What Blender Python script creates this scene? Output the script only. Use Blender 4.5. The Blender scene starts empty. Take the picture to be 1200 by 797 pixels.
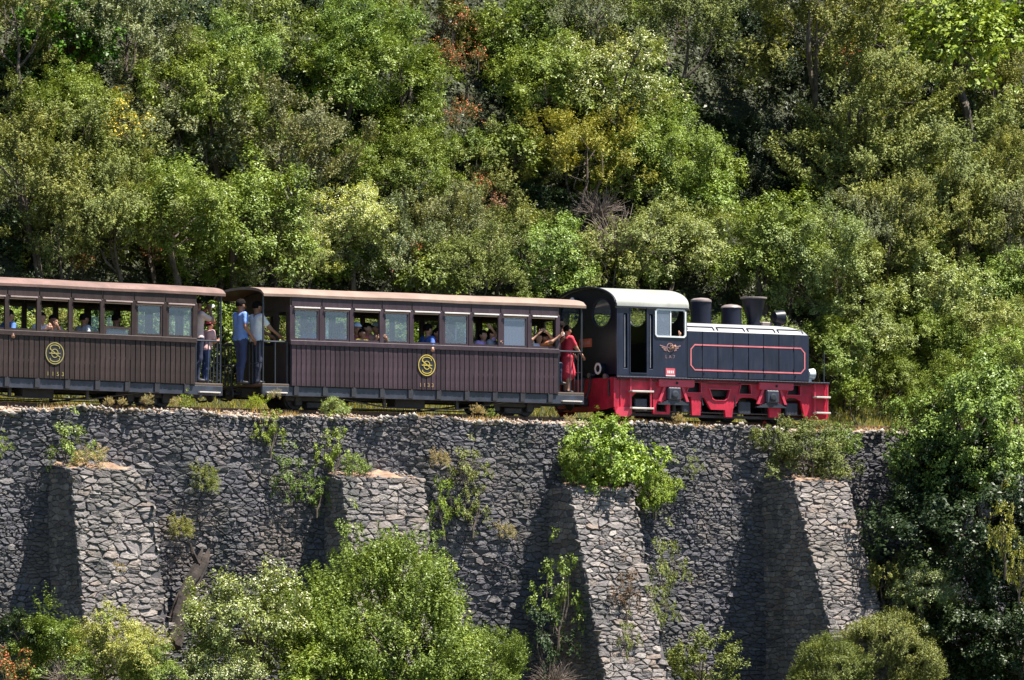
import bpy, bmesh, math, random
import numpy as np
from mathutils import Vector, Matrix
from mathutils.geometry import tessellate_polygon

# ---------------------------------------------------------------- camera, sky, sun, exposure
SC = bpy.context.scene
COL = SC.collection
PSI, PITCH = math.radians(33.0), math.radians(3.06)
CAM = np.array([-83.4675, -125.623, -6.2866])
FPX = 8250.0                                    # focal length in photo pixels (1200 wide)
FWD = np.array([math.sin(PSI)*math.cos(PITCH), math.cos(PSI)*math.cos(PITCH), math.sin(PITCH)])
RGT = np.array([math.cos(PSI), -math.sin(PSI), 0.0])
UPV = np.cross(RGT, FWD)
cam_data = bpy.data.cameras.new('camera')
cam_data.sensor_width = 36.0
cam_data.lens = 36.0*FPX/1200.0
cam_data.clip_start = 1.0
cam_data.clip_end = 3000.0
cam = bpy.data.objects.new('camera', cam_data)
COL.objects.link(cam)
cam.matrix_world = Matrix(((RGT[0], UPV[0], -FWD[0], CAM[0]),
                           (RGT[1], UPV[1], -FWD[1], CAM[1]),
                           (RGT[2], UPV[2], -FWD[2], CAM[2]), (0, 0, 0, 1)))
SC.camera = cam

SUN_EL, SUN_AZ = math.radians(66), math.radians(53)   # azimuth from -Y (camera side of the wall) towards +X
SUN = Vector((math.cos(SUN_EL)*math.sin(SUN_AZ), -math.cos(SUN_EL)*math.cos(SUN_AZ), math.sin(SUN_EL)))
world = bpy.data.worlds.new('World')
SC.world = world
world.use_nodes = True
wn = world.node_tree.nodes
sky = wn.new('ShaderNodeTexSky')
sky.sky_type = 'NISHITA'
sky.sun_disc = False
sky.sun_elevation = SUN_EL
sky.sun_rotation = math.atan2(SUN.x, SUN.y)
sky.air_density = 1.0
sky.dust_density = 0.1
sky.ozone_density = 4.0
wn['Background'].inputs['Strength'].default_value = 0.055
world.node_tree.links.new(sky.outputs[0], wn['Background'].inputs['Color'])
sun_data = bpy.data.lights.new('sun', 'SUN')
sun_data.energy = 5.0
sun_data.angle = math.radians(0.5)
sun_data.color = (1.0, 0.94, 0.83)
sun = bpy.data.objects.new('sun', sun_data)
COL.objects.link(sun)
sun.rotation_euler = (-SUN).to_track_quat('-Z', 'Y').to_euler()
sun.location = (20, -20, 40)
SC.view_settings.view_transform = 'Standard'
SC.view_settings.look = 'None'
SC.view_settings.gamma = 1.0
SC.view_settings.use_curve_mapping = False
SC.view_settings.exposure = 1.52
SC.cycles.diffuse_bounces = 2
SC.cycles.transparent_max_bounces = 16

# ---------------------------------------------------------------- helpers
def ray(px, py):
    d = FWD*FPX + RGT*(px-600.0) + UPV*(398.5-py)
    return d/np.linalg.norm(d)
def at(px, py, Y):                              # point of the plane at depth Y
    d = ray(px, py)
    return CAM + d*((Y-CAM[1])/d[1])

def setp(o, label=None, cat=None, group=None, kind=None):
    if label: o['label'] = label
    if cat: o['category'] = cat
    if group: o['group'] = group
    if kind: o['kind'] = kind
    return o
def empty(name, loc=(0, 0, 0), rot=(0, 0, 0), label=None, cat=None, group=None):
    o = bpy.data.objects.new(name, None)
    o.empty_display_size = 0.2
    o.location = loc
    o.rotation_euler = rot
    COL.objects.link(o)
    return setp(o, label, cat, group)
def link(name, me, mat=None, parent=None, loc=None, rot=None):
    if mat is not None and not me.materials:
        for m in (mat if isinstance(mat, (list, tuple)) else [mat]): me.materials.append(m)
    o = bpy.data.objects.new(name, me)
    COL.objects.link(o)
    if parent is not None: o.parent = parent
    if loc is not None: o.location = loc
    if rot is not None: o.rotation_euler = rot
    return o
def copy_tree(o, parent=None):
    c = o.copy()
    COL.objects.link(c)
    c.parent = parent
    for ch in o.children: copy_tree(ch, c)
    return c
def smooth(me, on=True):
    me.polygons.foreach_set('use_smooth', [on]*len(me.polygons))
    return me

class MB:
    """collects simple shapes into one mesh"""
    def __init__(s): s.v, s.f = [], []
    def add(s, vs, fs):
        n = len(s.v)
        s.v += [tuple(map(float, v)) for v in vs]
        s.f += [tuple(i+n for i in f) for f in fs]
        return s
    def box(s, x0, x1, y0, y1, z0, z1, b=0.0):
        if b <= 0:
            vs = [(x, y, z) for x in (x0, x1) for y in (y0, y1) for z in (z0, z1)]
            return s.add(vs, [(0, 1, 3, 2), (4, 6, 7, 5), (0, 4, 5, 1), (2, 3, 7, 6), (0, 2, 6, 4), (1, 5, 7, 3)])
        bm = bmesh.new()
        bmesh.ops.create_cube(bm, size=1.0)
        for v in bm.verts:
            v.co = Vector(((x0+x1)/2+v.co.x*(x1-x0), (y0+y1)/2+v.co.y*(y1-y0), (z0+z1)/2+v.co.z*(z1-z0)))
        bmesh.ops.bevel(bm, geom=list(bm.edges), offset=b, segments=1, affect='EDGES')
        bm.verts.index_update()
        s.add([v.co[:] for v in bm.verts], [tuple(v.index for v in f.verts) for f in bm.faces])
        bm.free()
        return s
    def tube(s, pts, r, n=8, cap=True):
        pts = [Vector(p) for p in pts]
        rs = r if isinstance(r, (list, tuple)) else [r]*len(pts)
        rings, vs, fs = [], [], []
        for i, p in enumerate(pts):
            t = (pts[min(i+1, len(pts)-1)]-pts[max(i-1, 0)]).normalized()
            a = Vector((0, 0, 1)) if abs(t.z) < 0.9 else Vector((1, 0, 0))
            u = t.cross(a).normalized()
            w = t.cross(u)
            for k in range(n):
                an = 2*math.pi*k/n
                vs.append(p+(u*math.cos(an)+w*math.sin(an))*rs[i])
        for i in range(len(pts)-1):
            for k in range(n):
                fs.append((i*n+k, i*n+(k+1) % n, (i+1)*n+(k+1) % n, (i+1)*n+k))
        if cap:
            fs.append(tuple(range(n-1, -1, -1)))
            fs.append(tuple((len(pts)-1)*n+k for k in range(n)))
        return s.add(vs, fs)
    def lathe(s, prof, c=(0, 0, 0), axis='z', n=24):
        """prof = [(radius, height)] turned round an axis through c"""
        vs, fs = [], []
        for r, h in prof:
            for k in range(n):
                a = 2*math.pi*k/n
                p = (r*math.cos(a), r*math.sin(a), h)
                if axis == 'y': p = (p[0], p[2], p[1])
                if axis == 'x': p = (p[2], p[0], p[1])
                vs.append((c[0]+p[0], c[1]+p[1], c[2]+p[2]))
        for i in range(len(prof)-1):
            for k in range(n):
                fs.append((i*n+k, i*n+(k+1) % n, (i+1)*n+(k+1) % n, (i+1)*n+k))
        fs.append(tuple(range(n-1, -1, -1)))
        fs.append(tuple((len(prof)-1)*n+k for k in range(n)))
        return s.add(vs, fs)
    def plate(s, outer, holes, a0, a1, plane='xz'):
        """flat plate with openings; (p,q) outline, thickness a0..a1 on the third axis"""
        loops = [outer]+list(holes)
        flat = [p for l in loops for p in l]
        tris = tessellate_polygon([[Vector((p[0], p[1], 0)) for p in l] for l in loops])
        def P(p, a): return (p[0], a, p[1]) if plane == 'xz' else (a, p[0], p[1])
        n = len(flat)
        vs = [P(p, a0) for p in flat]+[P(p, a1) for p in flat]
        fs = [tuple(t) for t in tris]+[tuple(i+n for i in reversed(t)) for t in tris]
        k = 0
        for l in loops:
            m = len(l)
            for i in range(m):
                fs.append((k+i, k+(i+1) % m, n+k+(i+1) % m, n+k+i))
            k += m
        return s.add(vs, fs)
    def ribbon(s, pts, w, y, t=0.004, closed=False):
        """flat band of width w along (x,z) points, facing -Y at depth y"""
        P = [Vector((p[0], p[1])) for p in pts]
        n = len(P)
        vs, fs = [], []
        for i in range(n):
            a = P[(i-1) % n] if (closed or i) else P[0]
            b = P[(i+1) % n] if (closed or i < n-1) else P[-1]
            d = (b-a).normalized()
            o = Vector((-d.y, d.x))*(w/2)
            for q in (P[i]+o, P[i]-o):
                vs += [(q.x, y, q.y), (q.x, y-t, q.y)]
        for i in range(n if closed else n-1):
            a, b = 4*i, 4*((i+1) % n)
            fs += [(a+1, b+1, b+3, a+3), (a, a+1, a+3-0, a+2), (a, b, b+1, a+1), (a+2, a+3, b+3, b+2)]
        return s.add(vs, fs)
    def mesh(s, name, sm=False):
        me = bpy.data.meshes.new(name)
        me.from_pydata(s.v, [], s.f)
        bm = bmesh.new()
        bm.from_mesh(me)
        bmesh.ops.recalc_face_normals(bm, faces=bm.faces)
        bm.to_mesh(me)
        bm.free()
        if sm:
            smooth(me)
            me.set_sharp_from_angle(angle=math.radians(38))
        return me
    def build(s, name, mat, parent=None, loc=None, rot=None, sm=False):
        return link(name, s.mesh(name, sm), mat, parent, loc, rot)

def np_mesh(name, V, Q, attrs=None, sm=False):
    """V (n,3), Q (m,k) faces, attrs {name: per-face float}"""
    me = bpy.data.meshes.new(name)
    m, k = Q.shape
    me.vertices.add(len(V))
    me.vertices.foreach_set('co', np.ascontiguousarray(V, np.float32).ravel())
    me.loops.add(m*k)
    me.loops.foreach_set('vertex_index', np.ascontiguousarray(Q, np.int32).ravel())
    me.polygons.add(m)
    me.polygons.foreach_set('loop_start', np.arange(0, m*k, k, dtype=np.int32))
    me.polygons.foreach_set('loop_total', np.full(m, k, np.int32))
    me.update(calc_edges=True)
    for nm, arr in (attrs or {}).items():
        a = me.attributes.new(nm, 'FLOAT', 'FACE')
        a.data.foreach_set('value', np.ascontiguousarray(arr, np.float32))
    if sm: smooth(me)
    return me

# ---------------------------------------------------------------- materials
def new_mat(name):
    m = bpy.data.materials.new(name)
    m.use_nodes = True
    nt = m.node_tree
    return m, nt, nt.nodes, nt.nodes['Principled BSDF'], nt.links
def paint(name, col, rough=0.5, metal=0.0, var=0.25, scale=3.0, bump=0.0, bscale=40.0, spec=0.5, dirt=None, coat=0.0, each=0.0):
    """painted / worn surface: base colour broken up by noise, with optional dirt streaks and fine relief"""
    m, nt, N, B, L = new_mat(name)
    tc = N.new('ShaderNodeTexCoord')
    nz = N.new('ShaderNodeTexNoise')
    nz.inputs['Scale'].default_value = scale
    nz.inputs['Detail'].default_value = 6
    L.new(tc.outputs['Object'], nz.inputs['Vector'])
    rp = N.new('ShaderNodeValToRGB')
    rp.color_ramp.elements[0].position, rp.color_ramp.elements[1].position = 0.3, 0.72
    rp.color_ramp.elements[0].color = tuple(c*(1-var) for c in col)+(1,)
    rp.color_ramp.elements[1].color = tuple(min(1, c*(1+var)) for c in col)+(1,)
    L.new(nz.outputs['Fac'], rp.inputs['Fac'])
    out = rp.outputs['Color']
    if dirt:
        mp = N.new('ShaderNodeMapping')
        mp.inputs['Scale'].default_value = (9, 9, 1.2)
        L.new(tc.outputs['Object'], mp.inputs['Vector'])
        n2 = N.new('ShaderNodeTexNoise')
        n2.inputs['Scale'].default_value = 1.6
        n2.inputs['Detail'].default_value = 8
        n2.inputs['Roughness'].default_value = 0.7
        L.new(mp.outputs[0], n2.inputs['Vector'])
        r2 = N.new('ShaderNodeValToRGB')
        r2.color_ramp.elements[0].position, r2.color_ramp.elements[1].position = 0.48, 0.75
        L.new(n2.outputs['Fac'], r2.inputs['Fac'])
        mx = N.new('ShaderNodeMixRGB')
        mx.inputs['Color2'].default_value = tuple(dirt)+(1,)
        mm = N.new('ShaderNodeMath')
        mm.operation = 'MULTIPLY'
        mm.inputs[1].default_value = 0.7
        L.new(r2.outputs['Color'], mm.inputs[0])
        L.new(mm.outputs[0], mx.inputs['Fac'])
        L.new(out, mx.inputs['Color1'])
        out = mx.outputs['Color']
    if each:                                        # every board or panel faded a little differently
        oi = N.new('ShaderNodeObjectInfo')
        er = N.new('ShaderNodeMapRange')
        er.inputs['To Min'].default_value, er.inputs['To Max'].default_value = 1-each, 1+each
        L.new(oi.outputs['Random'], er.inputs['Value'])
        ev = N.new('ShaderNodeVectorMath')
        ev.operation = 'SCALE'
        L.new(out, ev.inputs[0])
        L.new(er.outputs[0], ev.inputs['Scale'])
        out = ev.outputs[0]
    L.new(out, B.inputs['Base Color'])
    B.inputs['Roughness'].default_value = rough
    B.inputs['Metallic'].default_value = metal
    B.inputs['Specular IOR Level'].default_value = spec
    B.inputs['Coat Weight'].default_value = coat
    if bump:
        n3 = N.new('ShaderNodeTexNoise')
        n3.inputs['Scale'].default_value = bscale
        n3.inputs['Detail'].default_value = 5
        L.new(tc.outputs['Object'], n3.inputs['Vector'])
        bp = N.new('ShaderNodeBump')
        bp.inputs['Strength'].default_value = bump
        bp.inputs['Distance'].default_value = 0.02
        L.new(n3.outputs['Fac'], bp.inputs['Height'])
        L.new(bp.outputs[0], B.inputs['Normal'])
    return m

def leaf_mat(name, trans=0.3, rough=0.45, yellow=(1.5, 1.25, 0.8)):
    """leaf colour from the object's own colour, every leaf a little different ('v' per face)"""
    m, nt, N, B, L = new_mat(name)
    oi = N.new('ShaderNodeObjectInfo')
    at_ = N.new('ShaderNodeAttribute')
    at_.attribute_name = 'v'
    mul = N.new('ShaderNodeMapRange')
    mul.inputs['To Min'].default_value, mul.inputs['To Max'].default_value = 0.66, 1.34
    L.new(at_.outputs['Fac'], mul.inputs['Value'])
    vm = N.new('ShaderNodeVectorMath')
    vm.operation = 'SCALE'
    L.new(oi.outputs['Color'], vm.inputs[0])
    L.new(mul.outputs[0], vm.inputs['Scale'])
    ye = N.new('ShaderNodeVectorMath')
    ye.operation = 'MULTIPLY'
    ye.inputs[1].default_value = yellow
    L.new(vm.outputs[0], ye.inputs[0])
    pw = N.new('ShaderNodeMath')
    pw.operation = 'POWER'
    pw.inputs[1].default_value = 3.0
    L.new(at_.outputs['Fac'], pw.inputs[0])
    mx = N.new('ShaderNodeMixRGB')
    L.new(pw.outputs[0], mx.inputs['Fac'])
    L.new(vm.outputs[0], mx.inputs['Color1'])
    L.new(ye.outputs[0], mx.inputs['Color2'])
    L.new(mx.outputs[0], B.inputs['Base Color'])
    B.inputs['Roughness'].default_value = rough
    B.inputs['Specular IOR Level'].default_value = 0.22
    tr = N.new('ShaderNodeBsdfTranslucent')
    t2 = N.new('ShaderNodeVectorMath')
    t2.operation = 'MULTIPLY'
    t2.inputs[1].default_value = (1.25, 1.25, 0.55)
    L.new(mx.outputs[0], t2.inputs[0])
    L.new(t2.outputs[0], tr.inputs['Color'])
    ms = N.new('ShaderNodeMixShader')
    ms.inputs['Fac'].default_value = trans
    L.new(B.outputs[0], ms.inputs[1])
    L.new(tr.outputs[0], ms.inputs[2])
    L.new(ms.outputs[0], N['Material Output'].inputs['Surface'])
    return m

def stone_mat(name, cols, rough=0.85):
    """rubble stone: one tone per stone ('v'), mottled, with lichen and rust stains and rough relief"""
    m, nt, N, B, L = new_mat(name)
    tc = N.new('ShaderNodeTexCoord')
    geo = N.new('ShaderNodeNewGeometry')
    a = N.new('ShaderNodeAttribute')
    a.attribute_name = 'v'
    rp = N.new('ShaderNodeValToRGB')
    el = rp.color_ramp.elements
    el[0].position, el[0].color = 0.0, tuple(cols[0])+(1,)
    el[1].position, el[1].color = 1.0, tuple(cols[-1])+(1,)
    for i, c in enumerate(cols[1:-1]):
        e = el.new((i+1)/(len(cols)-1))
        e.color = tuple(c)+(1,)
    L.new(a.outputs['Fac'], rp.inputs['Fac'])
    nz = N.new('ShaderNodeTexNoise')
    nz.inputs['Scale'].default_value = 14
    nz.inputs['Detail'].default_value = 8
    nz.inputs['Roughness'].default_value = 0.65
    L.new(geo.outputs['Position'], nz.inputs['Vector'])
    mr = N.new('ShaderNodeMapRange')
    mr.inputs['From Min'].default_value, mr.inputs['From Max'].default_value = 0.3, 0.7
    mr.inputs['To Min'].default_value, mr.inputs['To Max'].default_value = 0.6, 1.4
    L.new(nz.outputs['Fac'], mr.inputs['Value'])
    vm = N.new('ShaderNodeVectorMath')
    vm.operation = 'SCALE'
    L.new(rp.outputs['Color'], vm.inputs[0])
    L.new(mr.outputs[0], vm.inputs['Scale'])
    n2 = N.new('ShaderNodeTexNoise')                # lichen and weathering in broad patches
    n2.inputs['Scale'].default_value = 0.9
    n2.inputs['Detail'].default_value = 7
    L.new(geo.outputs['Position'], n2.inputs['Vector'])
    r2 = N.new('ShaderNodeValToRGB')
    r2.color_ramp.elements[0].position, r2.color_ramp.elements[1].position = 0.5, 0.72
    r2.color_ramp.elements[1].color = (0.7, 0.7, 0.7, 1)
    L.new(n2.outputs['Fac'], r2.inputs['Fac'])
    mx = N.new('ShaderNodeMixRGB')
    mx.inputs['Color2'].default_value = (0.15, 0.12, 0.10, 1)
    L.new(r2.outputs['Color'], mx.inputs['Fac'])
    L.new(vm.outputs[0], mx.inputs['Color1'])
    n4 = N.new('ShaderNodeTexNoise')                # dark algae streaks
    n4.inputs['Scale'].default_value = 1.0
    n4.inputs['Detail'].default_value = 6
    mp = N.new('ShaderNodeMapping')
    mp.inputs['Scale'].default_value = (1.3, 1.3, 0.35)
    mp.inputs['Location'].default_value = (7, 3, 1)
    L.new(geo.outputs['Position'], mp.inputs['Vector'])
    L.new(mp.outputs[0], n4.inputs['Vector'])
    r4 = N.new('ShaderNodeValToRGB')
    r4.color_ramp.elements[0].position, r4.color_ramp.elements[1].position = 0.5, 0.7
    r4.color_ramp.elements[1].color = (0.7, 0.7, 0.7, 1)
    L.new(n4.outputs['Fac'], r4.inputs['Fac'])
    m4 = N.new('ShaderNodeMixRGB')
    m4.inputs['Color2'].default_value = (0.045, 0.05, 0.05, 1)
    L.new(r4.outputs['Color'], m4.inputs['Fac'])
    L.new(mx.outputs[0], m4.inputs['Color1'])
    L.new(m4.outputs[0], B.inputs['Base Color'])
    B.inputs['Roughness'].default_value = rough
    n3 = N.new('ShaderNodeTexNoise')
    n3.inputs['Scale'].default_value = 22
    n3.inputs['Detail'].default_value = 8
    L.new(geo.outputs['Position'], n3.inputs['Vector'])
    bp = N.new('ShaderNodeBump')
    bp.inputs['Strength'].default_value = 0.55
    bp.inputs['Distance'].default_value = 0.04
    L.new(n3.outputs['Fac'], bp.inputs['Height'])
    L.new(bp.outputs[0], B.inputs['Normal'])
    return m

def glass_mat(name, tint=(0.72, 0.80, 0.94), sky_film=0.05, fac=0.27):
    """window pane: mirror reflection over a see-through sheet, bluish sky look painted in by dust"""
    m, nt, N, B, L = new_mat(name)
    tr = N.new('ShaderNodeBsdfTransparent')
    tr.inputs['Color'].default_value = tuple(tint)+(1,)
    gl = N.new('ShaderNodeBsdfGlossy')
    gl.inputs['Roughness'].default_value = 0.03
    df = N.new('ShaderNodeBsdfDiffuse')
    df.inputs['Color'].default_value = (0.50, 0.56, 0.76, 1)  # bluish diffuse puts the milky sky reflection into the pane's colour
    lw = N.new('ShaderNodeLayerWeight')
    lw.inputs['Blend'].default_value = fac
    m1 = N.new('ShaderNodeMixShader')
    L.new(lw.outputs['Facing'], m1.inputs['Fac'])
    L.new(tr.outputs[0], m1.inputs[1])
    L.new(gl.outputs[0], m1.inputs[2])
    m2 = N.new('ShaderNodeMixShader')
    m2.inputs['Fac'].default_value = sky_film
    L.new(m1.outputs[0], m2.inputs[1])
    L.new(df.outputs[0], m2.inputs[2])
    L.new(m2.outputs[0], N['Material Output'].inputs['Surface'])
    return m

M = {}
M['leaf'] = leaf_mat('leaf', 0.14)
M['leaf_gloss'] = leaf_mat('glossy_leaf', 0.12, 0.42)
M['needle'] = leaf_mat('heath_leaf', 0.13, 0.6, (1.35, 1.15, 0.8))
M['grass'] = leaf_mat('grass_blade', 0.3, 0.6, (1.7, 1.25, 0.9))
M['bark'] = paint('bark', (0.09, 0.07, 0.055), 0.9, var=0.5, scale=9, bump=0.6)
M['twig'] = paint('dry_twig', (0.20, 0.155, 0.13), 0.9, var=0.35, scale=6)
M['log'] = paint('dead_log', (0.030, 0.021, 0.018), 0.95, var=0.7, scale=5, bump=0.9, bscale=18)
M['flower_pale'] = paint('pale_blossom', (0.58, 0.58, 0.38), 0.7, var=0.15)
M['flower_yellow'] = paint('yellow_blossom', (0.75, 0.50, 0.02), 0.6, var=0.15)
M['flower_rust'] = paint('rusty_seed_head', (0.42, 0.10, 0.02), 0.7, var=0.3, scale=5)
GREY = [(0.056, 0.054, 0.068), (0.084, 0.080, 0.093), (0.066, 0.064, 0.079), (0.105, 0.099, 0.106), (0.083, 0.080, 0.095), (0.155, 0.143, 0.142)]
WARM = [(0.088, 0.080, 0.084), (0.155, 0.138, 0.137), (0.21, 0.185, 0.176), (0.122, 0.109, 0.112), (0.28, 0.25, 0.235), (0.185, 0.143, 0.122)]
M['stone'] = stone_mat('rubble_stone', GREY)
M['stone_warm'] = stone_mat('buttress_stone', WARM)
M['mortar'] = paint('mortar', (0.075, 0.070, 0.074), 0.95, var=0.4, scale=8, bump=0.6)
M['ballast'] = stone_mat('ballast_stone', [(0.16, 0.13, 0.11), (0.28, 0.23, 0.20), (0.24, 0.15, 0.11), (0.34, 0.30, 0.26)])
M['earth'] = paint('dry_earth', (0.30, 0.22, 0.17), 0.95, var=0.4, scale=4, bump=0.8, bscale=14)
M['cap_earth'] = paint('red_earth', (0.24, 0.15, 0.10), 0.95, var=0.5, scale=5, bump=0.8, bscale=14)
M['lip'] = stone_mat('pale_lip_stone', [(0.22, 0.20, 0.18), (0.34, 0.31, 0.28), (0.26, 0.19, 0.15), (0.42, 0.39, 0.35)])
M['soil'] = paint('shade_dark_soil', (0.03, 0.035, 0.016), 0.95, var=0.5, scale=1.5, bump=0.6, bscale=6)  # soil colour lowered to deepen the shade in gaps between trees
M['meadow'] = paint('meadow', (0.045, 0.055, 0.022), 0.95, var=0.4, scale=0.3, bump=0.6, bscale=4)
M['brown'] = paint('brown_plank_paint', (0.046, 0.028, 0.037), 0.55, var=0.3, scale=6, each=0.28, spec=0.3, dirt=(0.066, 0.045, 0.052), bump=0.05)
M['brown_trim'] = paint('brown_trim_paint', (0.046, 0.029, 0.039), 0.5, each=0.12, spec=0.3, var=0.18, scale=4, dirt=(0.08, 0.06, 0.068))
M['brown_dark'] = paint('darker_brown_paint', (0.035, 0.022, 0.021), 0.6, each=0.28, spec=0.3, var=0.3, scale=6, dirt=(0.06, 0.042, 0.038), bump=0.05)  # tail carriage boards, a darker brown than the other carriage
M['white_trim'] = paint('pale_drip_strip', (0.62, 0.58, 0.58), 0.5, var=0.15)
M['pink_trim'] = paint('faded_drip_strip', (0.30, 0.22, 0.22), 0.55, var=0.2)
M['roof_canvas'] = paint('roof_canvas', (0.225, 0.155, 0.125), 0.8, var=0.25, scale=1.8, dirt=(0.20, 0.12, 0.095), bump=0.2, bscale=12)
M['roof_canvas_old'] = paint('worn_roof_canvas', (0.165, 0.10, 0.085), 0.8, var=0.35, scale=2.2, dirt=(0.13, 0.065, 0.055), bump=0.3, bscale=12)
M['roof_under'] = paint('roof_boards', (0.10, 0.05, 0.04), 0.7, var=0.3)
M['interior'] = paint('interior_wood', (0.09, 0.06, 0.045), 0.6, var=0.25)
M['bench'] = paint('bench_wood', (0.16, 0.10, 0.06), 0.5, var=0.25)
M['under'] = paint('underframe_black', (0.022, 0.024, 0.032), 0.6, var=0.4, scale=5)
M['sill'] = paint('sill_blue_black', (0.030, 0.036, 0.055), 0.5, var=0.4, scale=5)
M['iron'] = paint('railing_iron', (0.035, 0.04, 0.055), 0.45, var=0.3)
M['tread'] = paint('worn_step_tread', (0.50, 0.47, 0.44), 0.6, var=0.25)
M['gold'] = paint('gold_paint', (0.52, 0.40, 0.08), 0.45, var=0.2, scale=10)
M['gold_dull'] = paint('dull_gold_paint', (0.34, 0.29, 0.10), 0.5, var=0.25, scale=10)
M['number'] = paint('number_paint', (0.40, 0.27, 0.13), 0.5, var=0.2)
M['loco'] = paint('locomotive_paint', (0.013, 0.017, 0.038), 0.34, each=0.12, spec=0.4, var=0.22, scale=2.5, dirt=(0.040, 0.040, 0.052))
M['loco_dark'] = paint('locomotive_black', (0.007, 0.008, 0.018), 0.42, spec=0.3, var=0.3, scale=3)
M['loco_seam'] = paint('panel_seam', (0.012, 0.013, 0.02), 0.6)
M['cab_roof'] = paint('cab_roof_paint', (0.255, 0.265, 0.24), 0.55, var=0.18, scale=2, dirt=(0.18, 0.175, 0.15))
M['hood_top'] = paint('hood_top_pale', (0.29, 0.29, 0.31), 0.5, var=0.15, scale=3, dirt=(0.20, 0.19, 0.19))  # hood top surface, paler grey than the hood sides
M['red'] = paint('red_frame_paint', (0.46, 0.020, 0.050), 0.45, var=0.25, scale=5, dirt=(0.12, 0.028, 0.03), spec=0.35, bump=0.1, bscale=15)
M['red_pale'] = paint('red_cover_paint', (0.54, 0.045, 0.085), 0.45, var=0.18, scale=4)
M['outline'] = paint('outline_paint', (0.62, 0.17, 0.19), 0.45, var=0.2)
M['white'] = paint('white_paint', (0.72, 0.74, 0.76), 0.4, var=0.1)
M['steel'] = paint('steel', (0.42, 0.42, 0.45), 0.35, 0.8, var=0.2)
M['rail'] = paint('rusty_rail', (0.17, 0.10, 0.075), 0.5, 0.5, var=0.35, scale=6)
M['plate_rust'] = paint('rear_plate', (0.30, 0.075, 0.045), 0.5, var=0.2)
M['plate_pink'] = paint('side_plate', (0.60, 0.10, 0.13), 0.5, var=0.15)
M['crest'] = paint('crest_paint', (0.30, 0.17, 0.17), 0.5, var=0.2)
M['lens'] = paint('lamp_lens', (0.66, 0.68, 0.72), 0.15, var=0.1, spec=0.8)
M['glass'] = glass_mat('sky_film_pane')
M['glass_pale'] = glass_mat('pale_sky_pane', (0.5, 0.57, 0.72), 0.16, 0.36)
M['glass_clear'] = glass_mat('clear_pane', (0.88, 0.92, 0.9), 0.05, 0.12)
M['sleeper'] = paint('sleeper_wood', (0.12, 0.09, 0.07), 0.9, var=0.4, scale=5, bump=0.5)

# ---------------------------------------------------------------- terrain
def bumps(x, y, s=1.0):
    return (np.sin(x*0.31*s+1.3)*np.cos(y*0.27*s+0.4)+0.5*np.sin(x*0.73*s+y*0.61*s)+0.3*np.sin(x*1.7*s-y*1.1*s+2))*0.35
def hill_z(x, y):
    x, y = np.asarray(x, float), np.asarray(y, float)
    z = np.where(y < 1.5, -0.08, np.where(y < 2.6, -0.08+(y-1.5)*0.55, 0.525+(y-2.6)*0.92))
    z = np.where(y > 45, 0.525+42.4*0.92+(y-45)*0.25, z)
    k = np.clip((y-1.6)/3.0, 0, 1)
    return z+bumps(x, y)*k
def valley_z(x, y):
    x, y = np.asarray(x, float), np.asarray(y, float)
    z = np.interp(y, [-900, -220, -150, -110, -60, -25, -8, -4, 3], [-60, -26, -9.5, -9.5, -19, -15, -8.5, -7.0, -6.6])
    return z+bumps(x, y, 0.5)*0.5
def sheet(name, fz, xs, ys, mat):
    X, Y = np.meshgrid(xs, ys)
    V = np.stack([X, Y, fz(X, Y)], -1).reshape(-1, 3)
    nx, ny = len(xs), len(ys)
    i = (np.arange(ny-1)[:, None]*nx+np.arange(nx-1)[None, :]).ravel()
    Q = np.stack([i, i+1, i+nx+1, i+nx], 1)
    o = link(name, np_mesh(name, V, Q, sm=True), mat)
    return setp(o, kind='structure')
xs = np.concatenate([np.linspace(-900, -40, 24), np.arange(-38, 45, 0.8), np.linspace(48, 900, 24)])
sheet('hillside', hill_z, xs, np.concatenate([np.arange(1.2, 20, 0.5), np.linspace(21, 60, 30), np.linspace(70, 1500, 18)]), M['soil'])
sheet('valley_ground', valley_z, xs, np.concatenate([np.linspace(-1000, -30, 60), np.arange(-28, 3.1, 0.8)]), M['meadow'])

# ---------------------------------------------------------------- track bed, verge, rails and sleepers
def verge_top(x): return -0.10+0.05*np.sin(x*0.9)+0.035*np.sin(x*2.3+1)+0.02*np.sin(x*5.1)
tx = np.arange(-45, 40.1, 0.3)
prof_y = [-1.72, -1.45, -1.15, -0.85, -0.4, 0.4, 1.0, 1.35]
def bed_z(X, Y):
    e = verge_top(X)-0.06
    top = -0.01+0.02*np.sin(X*3.1+Y*2)
    k = np.clip((Y+1.72)/0.8, 0, 1)
    z = e*(1-k)+top*k
    return z-0.12*np.clip((Y-0.4)/0.9, 0, 1)-0.02
sheet('track_bed', bed_z, tx, np.array(prof_y), M['earth'])
track = empty('railway_track', (0, 0, 0), label='narrow gauge rails on sleepers along the top of the stone wall', cat='railway track')
for s in (-1, 1):
    r = MB()
    y = s*0.32
    r.box(-45, 40, y-0.045, y+0.045, -0.025, -0.005).box(-45, 40, y-0.010, y+0.010, -0.008, 0.06).box(-45, 40, y-0.026, y+0.026, 0.058, 0.085)
    r.build('rail', M['rail'], track)
sm = MB().box(-0.09, 0.09, -0.68, 0.68, -0.12, -0.02, 0.012).mesh('sleeper')
for i in range(86):
    link('sleeper', sm, M['sleeper'], track, (-27+i*0.55, 0, 0))

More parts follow.
